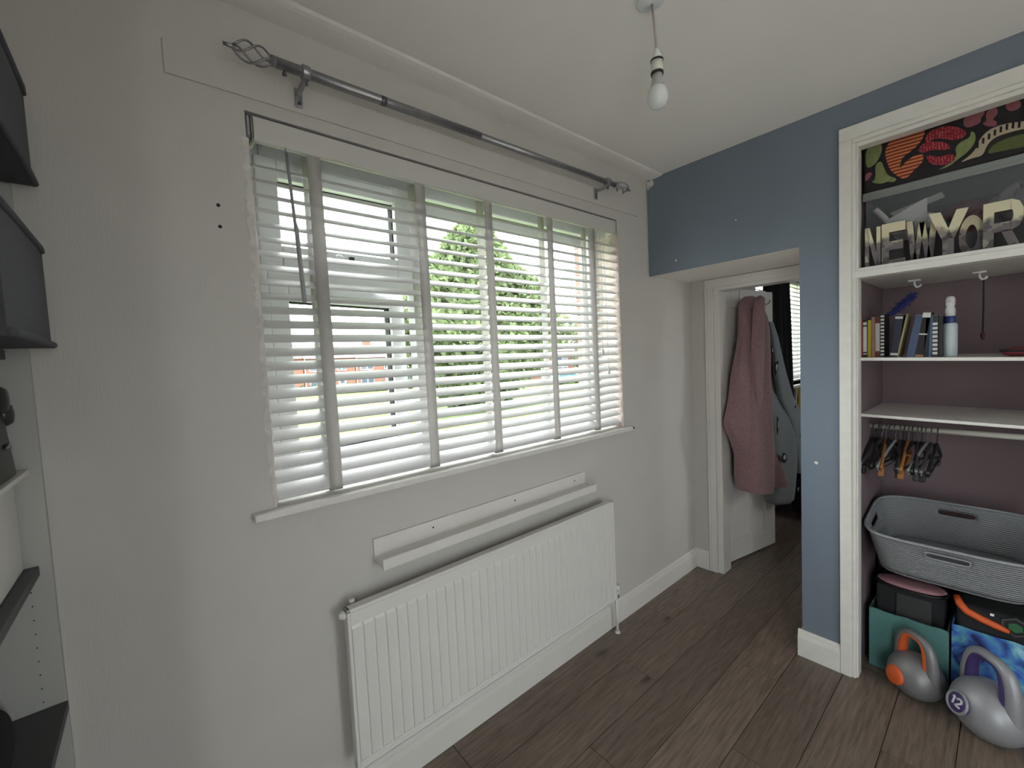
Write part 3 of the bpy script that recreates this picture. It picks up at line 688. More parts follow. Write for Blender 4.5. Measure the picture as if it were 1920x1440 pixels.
MB().grid(rows).build('cloth', mat('mustard_cloth', (.35, .28, .04), .9), yl, solid=.003)

# ================================================================== wardrobe alcove contents
def tilted(b_, z0):
    """the alcove's boards dip slightly towards the right: shear the shape about the left end"""
    b_.v = [(x, y, z-(YF1-y)*.030) for x, y, z in b_.v]; return b_
def dip(y, z): return z-(YF1-y)*.030
o = tilted(MB().box(2.245, XC, YR0-.03, -.934, 1.355, 1.368), 0).build('alcove_shelf', M_WOOD, bevel=.002); tag(o, 'white alcove shelf that carries the books', 'shelf', 'shelf boards of the alcove')
o = tilted(MB().box(2.305, XC, YR0-.03, -.934, 1.114, 1.126), 0).build('alcove_shelf', M_WOOD, bevel=.002); tag(o, 'empty white alcove shelf just above the hanger rail', 'shelf', 'shelf boards of the alcove')
o = MB().box(X1+.03, XC, YR0-.03, -.934, 1.690, 1.714).build('alcove_shelf', M_WOOD, bevel=.002); tag(o, 'top alcove shelf under the big letters', 'shelf', 'shelf boards of the alcove')
o = MB().tube([(2.50, -.934, 1.048), (2.50, YR0-.03, 1.048-.012*(-.934-YR0+.03)*1.0)], .0115, 14).build('clothes_rail', mat('cream_rail', (.55, .53, .47), .4)); tag(o, 'cream clothes rail under the alcove shelf', 'rail')

# hangers: built once, then copied
def hanger_mesh(root, kind):
    m = {'black': M_BLACK, 'clip': M_STEELD, 'wood': mat('amber_wood', lin((150, 98, 48)), .5), 'grey': mat('grey_plastic', (.25, .25, .26), .35)}[kind]
    x, y, z = root.location
    b = MB(); b.tube([(x, y, z-.055), (x, y, z-.03), (x+.016, y, z-.008), (x+.014, y, z+.012), (x, y, z+.0175), (x-.0135, y, z+.012), (x-.0165, y, z-.001)], .0022, 8)
    b.build('hook', M_STEELD if kind != 'black' else M_BLACK, root)
    b = MB(); b.tube([(x-.205, y, z-.140), (x-.19, y, z-.128), (x-.09, y, z-.083), (x, y, z-.052), (x+.09, y, z-.083), (x+.19, y, z-.128), (x+.205, y, z-.140)], [.007, .0065, .006, .007, .006, .0065, .007], 8)
    b.build('shoulder_arm', m, root)
    b = MB(); b.tube([(x-.20, y, z-.142), (x-.19, y, z-.152), (x+.19, y, z-.152), (x+.20, y, z-.142)], .0042, 8)
    b.build('trouser_bar', m if kind != 'clip' else M_STEEL, root)
    if kind in ('clip', 'wood'):
        for xx in (-.17, .17):
            c = MB().box(x+xx-.014, x+xx+.014, y-.010, y+.010, z-.180, z-.140); c.build('clip', M_BLACK if kind == 'clip' else m, root, bevel=.003)
def copy_thing(src, loc, rot, label):
    r = src.copy(); COL.objects.link(r); r.location = loc; r.rotation_euler = rot; r['label'] = label
    for c in src.children:
        q = c.copy(); COL.objects.link(q); q.parent = r
    return r
ZR = 1.048
protos = {}
hdefs = [(-.948, 'black'), (-.966, 'black'), (-.978, 'clip'), (-.992, 'wood'), (-1.005, 'black'), (-1.022, 'grey'), (-1.038, 'clip'), (-1.052, 'black'), (-1.066, 'wood'), (-1.08, 'black'), (-1.094, 'clip'), (-1.108, 'black'), (-1.122, 'grey'), (-1.138, 'clip'), (-1.156, 'black')]
ordw = ['first', 'second', 'third', 'fourth', 'fifth', 'sixth', 'seventh', 'eighth', 'ninth', 'tenth', 'eleventh', 'twelfth', 'thirteenth', 'fourteenth', 'fifteenth']
kw = {'black': 'black plastic hanger', 'clip': 'black hanger with clips and a steel bar', 'wood': 'amber clip hanger', 'grey': 'shiny grey hanger'}
for i, (y, k) in enumerate(hdefs):
    lb = '%s on the rail, %s from the alcove frame' % (kw[k], ordw[i])
    loc = Vector((2.50, y, ZR-.012*(-.934-y)-.0055)); rot = (random.uniform(-.04, .04)+.05, 0, random.uniform(-.16, .16)+.03*(i-7)/7)
    if k not in protos:
        r = thing('clothes_hanger', lb, 'hanger', loc, 'hangers on the clothes rail'); hanger_mesh(r, k); r.rotation_euler = rot; protos[k] = r
    else: copy_thing(protos[k], loc, rot, lb)

# books on the shelf
def book(y0, th, h, d, col, lean, label, bands=(), x=2.30, cover=.002, name='paperback_book'):
    """spine faces the room (-x). lean: tilt about the shelf's depth axis (rad, + leans to the left end)"""
    y0 = -.932+(y0+.937)*.93; th *= .93; zb = dip(y0, 1.368)
    r = thing(name, label, 'book', (x, y0, zb), 'books on the alcove shelf')
    m = mat('book_cover', col, .5, noise=.15, nscale=40)
    b = MB(); b.box(x, x+d, y0-th, y0, zb, zb+h); 
    b.build('cover', m, r, bevel=.0012)
    b = MB(); b.box(x+.003, x+d-.003, y0-th+cover, y0-cover, zb+h-.001, zb+h+.0006); b.build('page_block', M_WHITEB, r)
    for (f0, f1, c) in bands:
        MB().box(x-.0008, x+.003, y0-th+.0008, y0-.0008, zb+h*f0, zb+h*f1).build('spine_band', mat('spine_print', c, .5), r)
    r.rotation_euler = (lean, 0, 0)
    return r
W_ = (.55, .54, .52); K_ = (.02, .02, .02)
book(-.937, .0115, .163, .11, lin((150, 42, 38)), 0, 'thin red book at the left end of the alcove shelf')
book(-.950, .0145, .160, .11, lin((30, 30, 30)), 0, 'black book with a long white spine label', [(.07, .10, W_), (.14, .80, W_), (.84, .92, W_)])
book(-.966, .0125, .154, .11, lin((168, 150, 40)), 0, 'yellow book standing right of the black and white one')
book(-.9795, .0125, .166, .11, lin((142, 112, 84)), 0, 'tan book between yellow and dark red books')
book(-.993, .0165, .164, .11, lin((88, 34, 38)), 0, 'dark red book with a white title strip', [(.15, .85, (.4, .38, .36))])
book(-1.0105, .0135, .178, .11, lin((26, 26, 28)), 0, 'zebra striped black and white book spine', [(.04+.08*i, .08+.08*i, W_) for i in range(12)])
book(-1.042, .026, .172, .11, lin((38, 40, 58)), .10, 'thick navy book leaning to the left with pale title', [(.9, .95, W_), (.05, .10, W_)])
book(-1.064, .006, .172, .11, lin((150, 140, 96)), .17, 'thin book leaning left with yellow page edge')
book(-1.094, .026, .168, .115, lin((70, 84, 112)), .17, 'slate blue book leaning in the middle of the row')
book(-1.122, .026, .176, .115, lin((26, 24, 26)), .13, 'black book leaning with white emblem and band', [(.88, .985, W_), (.50, .53, W_), (.0, .06, lin((150, 110, 80)))])
book(-1.147, .015, .160, .11, lin((30, 30, 40)), .05, 'near black book right of the emblem book')
book(-1.1635, .009, .160, .11, lin((60, 90, 120)), .04, 'slim blue book beside the striped white spine')
book(-1.175, .0165, .160, .11, lin((44, 46, 48)), 0, 'charcoal book with a white dashed spine', [(.06+.1*i, .12+.1*i, W_) for i in range(8)])
book(-1.193, .012, .156, .11, lin((22, 24, 26)), 0, 'plain black book next to the spray bottle')
# plume lying over the books
pm = thing('feather_plume', 'dark blue feathery plume sticking up behind the books', 'feather', (2.40, -1.05, 1.52))
b = MB(); b.tube([(2.385, -1.0, 1.536), (2.40, -1.03, 1.552), (2.40, -1.055, 1.575), (2.40, -1.085, 1.605)], [.006, .010, .008, .003], 8)
for i in range(240):
    t = random.random(); c = Vector((2.40, -1.03-.055*t, 1.552+.055*t)); d = Vector((random.uniform(-.4, .4), random.uniform(-1, .3), random.uniform(-.2, 1))).normalized()*random.uniform(.012, .028)
    b.add([c, c+d+Vector((0, .003, 0)), c+d-Vector((0, .003, .002))], [(0, 1, 2)])
b.build('barbs', mat('deep_blue_feather', lin((38, 44, 110)), .8), pm, fixn=False)
# spray bottle
sp = thing('spray_bottle', 'white spray bottle with blue collar at the right end of the books', 'bottle', (2.33, -1.199, 1.36))
zb = dip(-1.199, 1.368)
MB().lathe([(.018, 0), (.0205, .004), (.0205, .115), (.019, .124), (.012, .132)], (2.33, -1.199, zb), 24).build('body', mat('pale_grey_bottle', lin((176, 186, 190)), .4, noise=.1, nscale=60), sp)
MB().lathe([(.0150, .126), (.0165, .134), (.0145, .152), (.013, .155)], (2.33, -1.199, zb), 20).build('collar', mat('navy_plastic', lin((36, 54, 110)), .4), sp)
b = MB(); b.lathe([(.0135, .153), (.0150, .178), (.011, .190), (.0135, .198), (.0135, .218), (.010, .227), (.004, .229)], (2.33, -1.199, zb), 20); b.tube([(2.33, -1.199, zb+.21), (2.31, -1.199, zb+.211)], .005, 8)
b.build('pump_head', mat('pale_plastic', (.55, .54, .54), .4), sp)
# red pouch
pc = thing('zip_pouch', 'dark red and black pouch lying at the right of the alcove shelf', 'pouch', (2.36, -1.37, 1.35))
zb = dip(-1.37, 1.368); rows = []
for i in range(9):
    ph = -PI/2+PI*i/8; rows.append([(2.37+.055*math.cos(2*PI*k/24)*math.cos(ph)**.7, -1.372+.045*math.sin(2*PI*k/24)*math.cos(ph)**.7, zb+.0165+.0165*math.sin(ph)) for k in range(24)])
MB().grid(rows, loop=True).build('body', mat('dark_red_cloth', lin((120, 36, 46)), .85, noise=.6, nscale=50), pc)
MB().tube([(2.37+.056*math.cos(2*PI*k/24), -1.372+.046*math.sin(2*PI*k/24), zb+.021) for k in range(24)], .0045, 6, closed=True).build('zip', M_BLACKF, pc)
# hooks under the top shelf and the hanging cord
for y, nm in ((-1.075, 'left'), (-1.265, 'right')):
    r = thing('adhesive_hook', 'white stick-on hook under the top shelf, %s of the two' % nm, 'hook', (2.55, y, 1.68), 'stick-on hooks under the top shelf')
    MB().box(2.535, 2.565, y-.020, y+.020, 1.684, 1.690).build('pad', M_UPVC, r, bevel=.002)
    MB().tube([(2.55, y, 1.684), (2.55, y, 1.668), (2.55, y-.008, 1.658), (2.55, y-.018, 1.662), (2.55, y-.02, 1.670)], .004, 8).build('hook', M_UPVC, r)
cd = thing('tassel_string', 'dark cord with a tassel hanging from the right stick-on hook', 'cord', (2.55, -1.275, 1.43))
MB().tube([(2.55, -1.276, 1.66), (2.55, -1.277, 1.55), (2.55, -1.276, 1.45)], .003, 6).build('loop', M_BLACKF, cd)
MB().lathe([(.002, .03), (.007, .022), (.007, .012), (.004, 0)], (2.55, -1.276, 1.42), 10).build('tassel', mat('dark_red_tassel', (.06, .015, .02), .8), cd)

# ---- upper cupboard: clear box with lid, fabric box, letters
zc = 1.714
M_CLEAR = clear_plastic('smoky_clear_plastic', (.25, .27, .29), .20)
cb = thing('storage_box', 'clear plastic storage box with grey lid behind the letters', 'storage box', (2.55, -1.2, zc))
b = MB(); x0, x1, y0, y1, z0, z1 = 2.335, 2.76, -1.60, -.948, zc, 2.028; t = .003
b.box(x0, x0+t, y0, y1, z0, z1); b.box(x1-t, x1, y0, y1, z0, z1); b.box(x0, x1, y1-t, y1, z0, z1); b.box(x0, x1, y0, y0+t, z0, z1); b.box(x0, x1, y0, y1, z0, z0+t)
b.build('body', M_CLEAR, cb)
b = MB(); b.box(x0-.012, x1+.008, y0-.012, y1+.010, 2.028, 2.050); b.box(x0-.012, x0-.006, y0-.012, y1+.010, 2.016, 2.030)
b.build('lid', mat('grey_lid', lin((128, 132, 130)), .45), cb, bevel=.003)
def crumple(name, label, c, s, m, seed, cat):
    random.seed(seed); rows = []; ph0 = [random.uniform(0, 6) for _ in range(6)]
    for i in range(10):
        ph = -PI/2+PI*i/9; r_ = []
        for k in range(26):
            a = 2*PI*k/26; q = 1+.22*math.sin(3*a+ph0[0]+ph*2)+.16*math.sin(7*a+ph0[1]-ph*3)+.1*math.sin(11*a+ph0[2])
            r_.append((c[0]+s[0]*q*math.cos(a)*max(math.cos(ph), .02), c[1]+s[1]*q*math.sin(a)*max(math.cos(ph), .02), c[2]+s[2]*math.sin(ph)*(1+.25*math.sin(4*a+ph0[3]))))
        rows.append(r_)
    return tag(MB().grid(rows, loop=True, smooth=False).build(name, m), label, cat)
M_PAPER = mat('white_paper', (.8, .8, .8), .8)
ppr = MB()
tag(crumple('paper_bundle', 'crumpled white paper in the clear storage box', (2.42, -1.08, 1.90), (.055, .075, .045), M_PAPER, 3, 'paper'), None, None)
o = MB(); o.add([(2.36, -1.02, 1.955), (2.37, -1.17, 1.995), (2.42, -1.175, 1.985), (2.41, -1.03, 1.945)], [(0, 1, 2, 3)]); o.add([(2.36, -1.01, 1.93), (2.36, -1.13, 1.985), (2.37, -1.13, 1.90), (2.37, -1.02, 1.89)], [(0, 1, 2, 3)])
tag(o.build('paper_sheet', M_PAPER, solid=.001, fixn=False), 'folded white paper sheets leaning in the clear storage box', 'paper')
tag(crumple('pink_cloth', 'pink red cloth bundle in the clear storage box', (2.43, -1.23, 1.895), (.05, .075, .05), mat('raspberry_cloth', lin((120, 48, 66)), .9, noise=.3), 5, 'cloth'), None, None)
tag(crumple('grey_cloth', 'grey white cloth bundle at the right of the clear storage box', (2.43, -1.37, 1.91), (.05, .075, .06), mat('pale_cloth', lin((126, 122, 124)), .9, noise=.4, nscale=30), 8, 'cloth'), None, None)
tag(crumple('blue_cloth', 'small teal blue cloth in the clear storage box', (2.40, -1.165, 1.865), (.03, .045, .018), mat('teal_cloth', lin((46, 96, 120)), .9), 9, 'cloth'), None, None)
wd = thing('white_wand', 'white rounded stick leaning at the left of the clear storage box', 'stick', (2.37, -1.0, 1.9)); MB().tube([(2.37, -.972, 1.985), (2.375, -1.0, 1.945), (2.385, -1.04, 1.875)], [.011, .011, .008], 10).build('stick', M_PAPER, wd)
random.seed(21)
fb = thing('fabric_box', 'dark fabric box printed with bright paisley in the top of the alcove', 'box', (2.55, -1.2, 2.05))
b = MB(); b.box(2.33, 2.74, -1.58, -.940, 2.0505, 2.245); b.build('body', mat('black_printed_cloth', (.018, .016, .018), .9, noise=.2, nscale=60), fb, bevel=.008)
POLY = {'orange': [(-1.008, 2.186), (-1.012, 2.211), (-1.026, 2.236), (-1.05, 2.247), (-1.081, 2.252), (-1.111, 2.249), (-1.124, 2.241), (-1.125, 2.216), (-1.112, 2.191), (-1.089, 2.17), (-1.066, 2.158), (-1.056, 2.142), (-1.054, 2.111), (-1.062, 2.124), (-1.078, 2.139), (-1.101, 2.15), (-1.119, 2.145), (-1.123, 2.131), (-1.116, 2.109), (-1.097, 2.096), (-1.082, 2.076), (-1.066, 2.068), (-1.046, 2.088), (-1.022, 2.123)],
'red': [[(-1.123, 2.202), (-1.141, 2.224), (-1.177, 2.225), (-1.211, 2.208), (-1.237, 2.178), (-1.232, 2.163), (-1.205, 2.16), (-1.177, 2.179), (-1.148, 2.191), (-1.13, 2.179)], [(-1.104, 2.164), (-1.123, 2.187), (-1.149, 2.181), (-1.184, 2.164), (-1.198, 2.137), (-1.177, 2.135), (-1.149, 2.151), (-1.119, 2.148)], [(-1.127, 2.14), (-1.163, 2.116), (-1.195, 2.118), (-1.211, 2.098), (-1.195, 2.08), (-1.164, 2.086), (-1.138, 2.101)]],
'green': [[(-0.947, 2.222), (-0.964, 2.243), (-1.001, 2.236), (-0.997, 2.19), (-0.977, 2.156), (-0.949, 2.15)], [(-0.977, 2.156), (-0.997, 2.169), (-1.006, 2.134), (-1.018, 2.098), (-1.047, 2.078), (-1.035, 2.066), (-1.018, 2.077), (-0.998, 2.073), (-0.964, 2.09), (-0.981, 2.1)], [(-1.205, 2.134), (-1.222, 2.151), (-1.245, 2.155), (-1.245, 2.179), (-1.258, 2.164), (-1.257, 2.132), (-1.239, 2.106), (-1.212, 2.088), (-1.192, 2.071), (-1.157, 2.069), (-1.192, 2.081), (-1.212, 2.102)], [(-1.13, 2.245), (-1.162, 2.239), (-1.194, 2.243), (-1.231, 2.243), (-1.225, 2.235), (-1.204, 2.232), (-1.184, 2.238), (-1.162, 2.231), (-1.145, 2.237)]],
'pink': [[(-1.226, 2.225), (-1.241, 2.243), (-1.261, 2.245), (-1.277, 2.244), (-1.28, 2.224), (-1.268, 2.211), (-1.271, 2.196), (-1.242, 2.19), (-1.228, 2.2)], [(-1.284, 2.195), (-1.28, 2.224), (-1.296, 2.237), (-1.31, 2.226), (-1.309, 2.206), (-1.296, 2.194), (-1.309, 2.184), (-1.306, 2.167), (-1.287, 2.175), (-1.271, 2.191)], [(-1.325, 2.226), (-1.336, 2.245), (-1.353, 2.241), (-1.364, 2.217), (-1.357, 2.202), (-1.336, 2.203)], [(-0.946, 2.121), (-0.951, 2.133), (-0.97, 2.131), (-0.964, 2.112), (-0.946, 2.097)]],
'arch': [(-1.216, 2.074), (-1.239, 2.087), (-1.259, 2.108), (-1.268, 2.141), (-1.29, 2.164), (-1.324, 2.168), (-1.366, 2.158), (-1.40, 2.15), (-1.40, 2.125), (-1.367, 2.132), (-1.334, 2.134), (-1.303, 2.131), (-1.285, 2.111), (-1.276, 2.078), (-1.253, 2.08)],
'archin': [(-1.285, 2.079), (-1.297, 2.106), (-1.328, 2.116), (-1.367, 2.116), (-1.40, 2.11), (-1.40, 2.069), (-1.31, 2.078)]}
def wave_mat(name, c1, c2, scale, kind='BANDS', dirn='Z', dist=2.0):
    m = bpy.data.materials.new(name); m.use_nodes = True; n = m.node_tree.nodes; L = m.node_tree.links; b = n['Principled BSDF']; b.inputs['Roughness'].default_value = .9
    t = n.new('ShaderNodeTexCoord'); wv = n.new('ShaderNodeTexWave'); wv.wave_type = kind; wv.bands_direction = dirn; wv.inputs['Scale'].default_value = scale; wv.inputs['Distortion'].default_value = dist; wv.inputs['Detail'].default_value = 0; wv.inputs['Detail Scale'].default_value = .4
    r = n.new('ShaderNodeValToRGB'); r.color_ramp.elements[0].position = .45; r.color_ramp.elements[1].position = .55; r.color_ramp.elements[0].color = (*c1, 1); r.color_ramp.elements[1].color = (*c2, 1)
    L.new(t.outputs['Object'], wv.inputs['Vector']); L.new(wv.outputs[0], r.inputs[0]); L.new(r.outputs[0], b.inputs['Base Color'])
    return m
def dots_mat(name, c1, c2, sc):
    m = bpy.data.materials.new(name); m.use_nodes = True; n = m.node_tree.nodes; L = m.node_tree.links; b = n['Principled BSDF']; b.inputs['Roughness'].default_value = .9
    t = n.new('ShaderNodeTexCoord'); mp = n.new('ShaderNodeMapping'); mp.inputs['Scale'].default_value = (0, 1, 1.7); v = n.new('ShaderNodeTexVoronoi'); v.inputs['Scale'].default_value = sc; v.inputs['Randomness'].default_value = .35
    r = n.new('ShaderNodeValToRGB'); r.color_ramp.elements[0].position = .22; r.color_ramp.elements[1].position = .34; r.color_ramp.elements[0].color = (*c1, 1); r.color_ramp.elements[1].color = (*c2, 1)
    L.new(t.outputs['Object'], mp.inputs[0]); L.new(mp.outputs[0], v.inputs['Vector']); L.new(v.outputs['Distance'], r.inputs[0]); L.new(r.outputs[0], b.inputs['Base Color'])
    return m
pmats = [wave_mat('orange_stripes', lin((214, 128, 86)), lin((120, 52, 34)), 24, 'BANDS', 'Z', 1.6), dots_mat('red_scales', lin((215, 120, 122)), lin((132, 30, 44)), 120), mat('leaf_green_print', lin((136, 146, 96)), .9, noise=.4, nscale=60), mat('dull_pink_print', lin((150, 88, 96)), .9, noise=.3, nscale=60), mat('cream_print', lin((176, 162, 140)), .9, noise=.15), mat('moss_print', lin((92, 100, 58)), .9, noise=.3)]
b = MB()
def smooth_poly(p, n=2):
    for _ in range(n):
        q = []
        for (a, c), (d, e) in zip(p, p[1:]+p[:1]): q += [(.75*a+.25*d, .75*c+.25*e), (.25*a+.75*d, .25*c+.75*e)]
        p = q
    return p
def prt(p, mi): p = smooth_poly(p); b.prism(p, lambda y, z: (2.3295, y, z), lambda y, z: (2.3286, y, z), mi)
prt(POLY['orange'], 0)
for p in POLY['red']: prt(p, 1)
for p in POLY['green']: prt(p, 2)
for p in POLY['pink']: prt(p, 3)
prt(POLY['arch'], 4); prt(POLY['archin'], 5)
for i in range(9):
    t = i/8; cx, cz, a = -1.262-.11*t, 2.120+.034*math.sin(t*2.4), 1.25-1.5*t
    dx, dz = math.cos(a)*.006, math.sin(a)*.009
    b.prism([(cx-.003, cz-.011), (cx+.003, cz-.008), (cx+.002, cz+.011), (cx-.004, cz+.009)], lambda y, z: (2.3290, y, z), lambda y, z: (2.3282, y, z), 6)
b.build('printed_pattern', pmats+[M_BLACKF], fb)
# letters
def collage_mat():
    m = bpy.data.materials.new('collage_print'); m.use_nodes = True; n = m.node_tree.nodes; L = m.node_tree.links; b = n['Principled BSDF']; b.inputs['Roughness'].default_value = .6
    t = n.new('ShaderNodeTexCoord'); sxy = n.new('ShaderNodeSeparateXYZ'); L.new(t.outputs['Generated'], sxy.inputs[0])
    v = n.new('ShaderNodeTexVoronoi'); v.inputs['Scale'].default_value = 42; v.distance = 'MANHATTAN'; L.new(t.outputs['Object'], v.inputs['Vector'])
    r = n.new('ShaderNodeValToRGB'); e = r.color_ramp.elements; e[0].position = 0; e[0].color = (*lin((40, 38, 36)), 1); e[1].position = 1; e[1].color = (*lin((200, 192, 164)), 1)
    k = e.new(.35); k.color = (*lin((120, 116, 108)), 1); k = e.new(.6); k.color = (*lin((82, 74, 84)), 1)
    L.new(v.outputs['Color'], r.inputs[0])
    ns = n.new('ShaderNodeTexNoise'); ns.inputs['Scale'].default_value = 18; L.new(t.outputs['Object'], ns.inputs['Vector'])
    a = n.new('ShaderNodeMath'); a.operation = 'ADD'; L.new(sxy.outputs[2], a.inputs[0]); L.new(ns.outputs[0], a.inputs[1])
    st_ = n.new('ShaderNodeMapRange'); st_.inputs[1].default_value = 1.02; st_.inputs[2].default_value = 1.16; L.new(a.outputs[0], st_.inputs[0])
    mx = n.new('ShaderNodeMix'); mx.data_type = 'RGBA'; L.new(st_.outputs[0], mx.inputs[0]); L.new(r.outputs[0], mx.inputs[6]); mx.inputs[7].default_value = (*lin((204, 196, 166)), 1)
    L.new(mx.outputs[2], b.inputs['Base Color'])
    return m
M_COLL = collage_mat(); M_LSIDE = mat('letter_edge', lin((90, 44, 36)), .7, noise=.2)
# strokes are polygons in a unit box (x right, y up)
LET = {
 'N': [[(0, 0), (.26, 0), (.26, 1), (0, 1)], [(.74, 0), (1, 0), (1, 1), (.74, 1)], [(.0, 1), (.30, 1), (1, 0), (.70, 0)]],
 'E': [[(0, 0), (.32, 0), (.32, 1), (0, 1)], [(.32, 0), (1, 0), (1, .2), (.32, .2)], [(.32, .41), (.9, .41), (.9, .60), (.32, .60)], [(.32, .8), (1, .8), (1, 1), (.32, 1)]],
 'W': [[(0, 1), (.2, 1), (.36, 0), (.18, 0)], [(.18, 0), (.36, 0), (.60, .93), (.41, .93)], [(.41, .93), (.60, .93), (.83, 0), (.64, 0)], [(.64, 0), (.83, 0), (1, 1), (.8, 1)]],
 'Y': [[(0, 1), (.3, 1), (.62, .45), (.36, .40)], [(.70, 1), (1, 1), (.64, .42), (.40, .45)], [(.36, 0), (.65, 0), (.65, .47), (.36, .47)]],
 'R': [[(0, 0), (.28, 0), (.28, 1), (0, 1)], [(.28, .80), (.70, .80), (.72, 1), (.28, 1)], [(.28, .40), (.70, .40), (.70, .58), (.28, .58)], [(.70, .40), (.9, .47), (1, .62), (1, .80), (.9, .94), (.72, 1), (.68, .82), (.74, .78), (.76, .69), (.74, .61), (.68, .57)], [(.46, .42), (.72, .42), (1, 0), (.72, 0)]],
 'K': [[(0, 0), (.28, 0), (.28, 1), (0, 1)], [(.28, .38), (.70, 1), (1, 1), (.45, .36)], [(.36, .55), (.56, .62), (1, 0), (.70, 0)]]}
def ring_poly(n=26):
    out = [(.5+.5*math.cos(2*PI*i/n), .5+.5*math.sin(2*PI*i/n)) for i in range(n)]; inn = [(.5+.22*math.cos(2*PI*i/n), .5+.28*math.sin(2*PI*i/n)) for i in range(n)]
    return [[out[i], out[(i+1) % n], inn[(i+1) % n], inn[i]] for i in range(n)]
LET['O'] = ring_poly()
def letter(ch, y0, y1, z0, z1, x, yaw, label, th=.022):
    r = thing('display_letter', label, 'letter', (x, (y0+y1)/2, z0), 'letters spelling a city name')
    b = MB(); cy = (y0+y1)/2
    for st_ in LET[ch]:
        pts = [(y0+(y1-y0)*a, z0+(z1-z0)*c) for a, c in st_]
        def fr(dx): return lambda y, z: (x+dx+(y-cy)*math.sin(yaw)*-1, cy+(y-cy)*math.cos(yaw), z)
        n = len(pts); vs = [fr(0)(*p) for p in pts]+[fr(th)(*p) for p in pts]
        b.add(vs, [tuple(range(n))], 0); b.add(vs, [tuple(n+i for i in range(n))]+[(i, (i+1) % n, n+(i+1) % n, n+i) for i in range(n)], 1)
    b.build('face', [M_COLL, M_LSIDE], r)
ZL = zc+.0005
letter('N', -.962, -1.010, ZL+.014, ZL+.172, 2.236, .30, 'collage letter N at the left end of the word')
letter('E', -1.012, -1.082, ZL, ZL+.176, 2.243, .0, 'collage letter E between N and W')
letter('W', -1.082, -1.168, ZL, ZL+.172, 2.268, .0, 'collage letter W squeezed behind the letter Y')
letter('Y', -1.146, -1.248, ZL, ZL+.176, 2.238, .15, 'collage letter Y with cream top arms')
letter('O', -1.222, -1.286, ZL, ZL+.150, 2.268, .0, 'round collage letter O between Y and R')
letter('R', -1.282, -1.372, ZL, ZL+.172, 2.236, .0, 'collage letter R at the right of the word')
letter('K', -1.384, -1.46, ZL, ZL+.172, 2.236, .0, 'collage letter K cut off by the picture edge')

# ---- floor of the alcove: crate, bags, basket, kettlebells
cr = thing('storage_crate', 'black storage crate under the laundry basket behind the bags', 'crate', (2.58, -1.2, 0))
b = MB(); b.box(2.60, 2.78, -1.60, -.945, .002, .47); b.build('body', M_BLACKF, cr, bevel=.01)
MB().box(2.592, 2.785, -1.61, -.94, .47, .49).build('lid', M_BLACK, cr, bevel=.004)
M_TEAL = mat('teal_felt', lin((84, 128, 126)), .95, noise=.2, nscale=80, bump=.2, bscale=300)
tb = thing('teal_bag', 'teal felt storage bag on the alcove floor behind the orange kettlebell', 'bag', (2.46, -1.07, 0))
def open_bag(x0, x1, y0, y1, h, t, mats, parent, name='shell', inner=1, sag=.006):
    b = MB(); N = 14
    def wall(p0, p1, nrm, mi):
        rows = []
        for i in range(7):
            z = .002+(h-.002)*i/6
            rows.append([(p0[0]+(p1[0]-p0[0])*k/N+nrm[0]*sag*math.sin(PI*k/N)*math.sin(i), p0[1]+(p1[1]-p0[1])*k/N+nrm[1]*sag*math.sin(PI*k/N)*math.sin(i*.7), z+(.004*math.sin(k*1.1) if i == 6 else 0)) for k in range(N+1)])
        b.grid(rows, mi)
    for q, mi in ((0, 0), (t, inner)):
        wall((x0+q, y0+q), (x0+q, y1-q), (-1, 0), mi); wall((x1-q, y0+q), (x1-q, y1-q), (1, 0), mi); wall((x0+q, y0+q), (x1-q, y0+q), (0, -1), mi); wall((x0+q, y1-q), (x1-q, y1-q), (0, 1), mi)
    for a in ((x0, x0+t, y0, y1), (x1-t, x1, y0, y1), (x0, x1, y0, y0+t), (x0, x1, y1-t, y1)): b.box(*a, h-.003, h-.0005, 0)
    b.box(x0, x1, y0, y1, .001, .004, 0)
    return b.build(name, mats, parent, fixn=True)
open_bag(2.345, 2.585, -1.205, -.958, .262, .005, [M_TEAL, M_BLACKF], tb)
bx = thing('black_case', 'black case standing inside the teal bag', 'case', (2.50, -1.1, .01))
MB().box(2.40, 2.575, -1.19, -.972, .010, .36).build('body', M_BLACKF, bx, bevel=.01)
MB().box(2.395, 2.40, -1.15, -1.04, .10, .34).build('front_pocket', mat('dark_grey_mesh', (.035, .035, .037), .8), bx, bevel=.003)
pp = thing('pink_pad', 'dusty pink pad lying on the black case above the teal bag', 'pad', (2.43, -1.08, .37))
rows = []
for i in range(7):
    ph = -PI/2+PI*i/6; rows.append([(2.44+.055*math.cos(2*PI*k/28)*math.cos(ph)**.5, -1.082+.112*math.copysign(abs(math.sin(2*PI*k/28))**.8, math.sin(2*PI*k/28))*math.cos(ph)**.5, .377+.013*math.sin(ph)) for k in range(28)])
MB().grid(rows, loop=True).build('pad', mat('dusty_pink_cloth', lin((170, 124, 132)), .9, noise=.2), pp)
MB().tube([(2.44+.057*math.cos(2*PI*k/28), -1.082+.114*math.copysign(abs(math.sin(2*PI*k/28))**.8, math.sin(2*PI*k/28)), .366) for k in range(28)], .0045, 6, closed=True).build('edge', M_BLACK, pp)

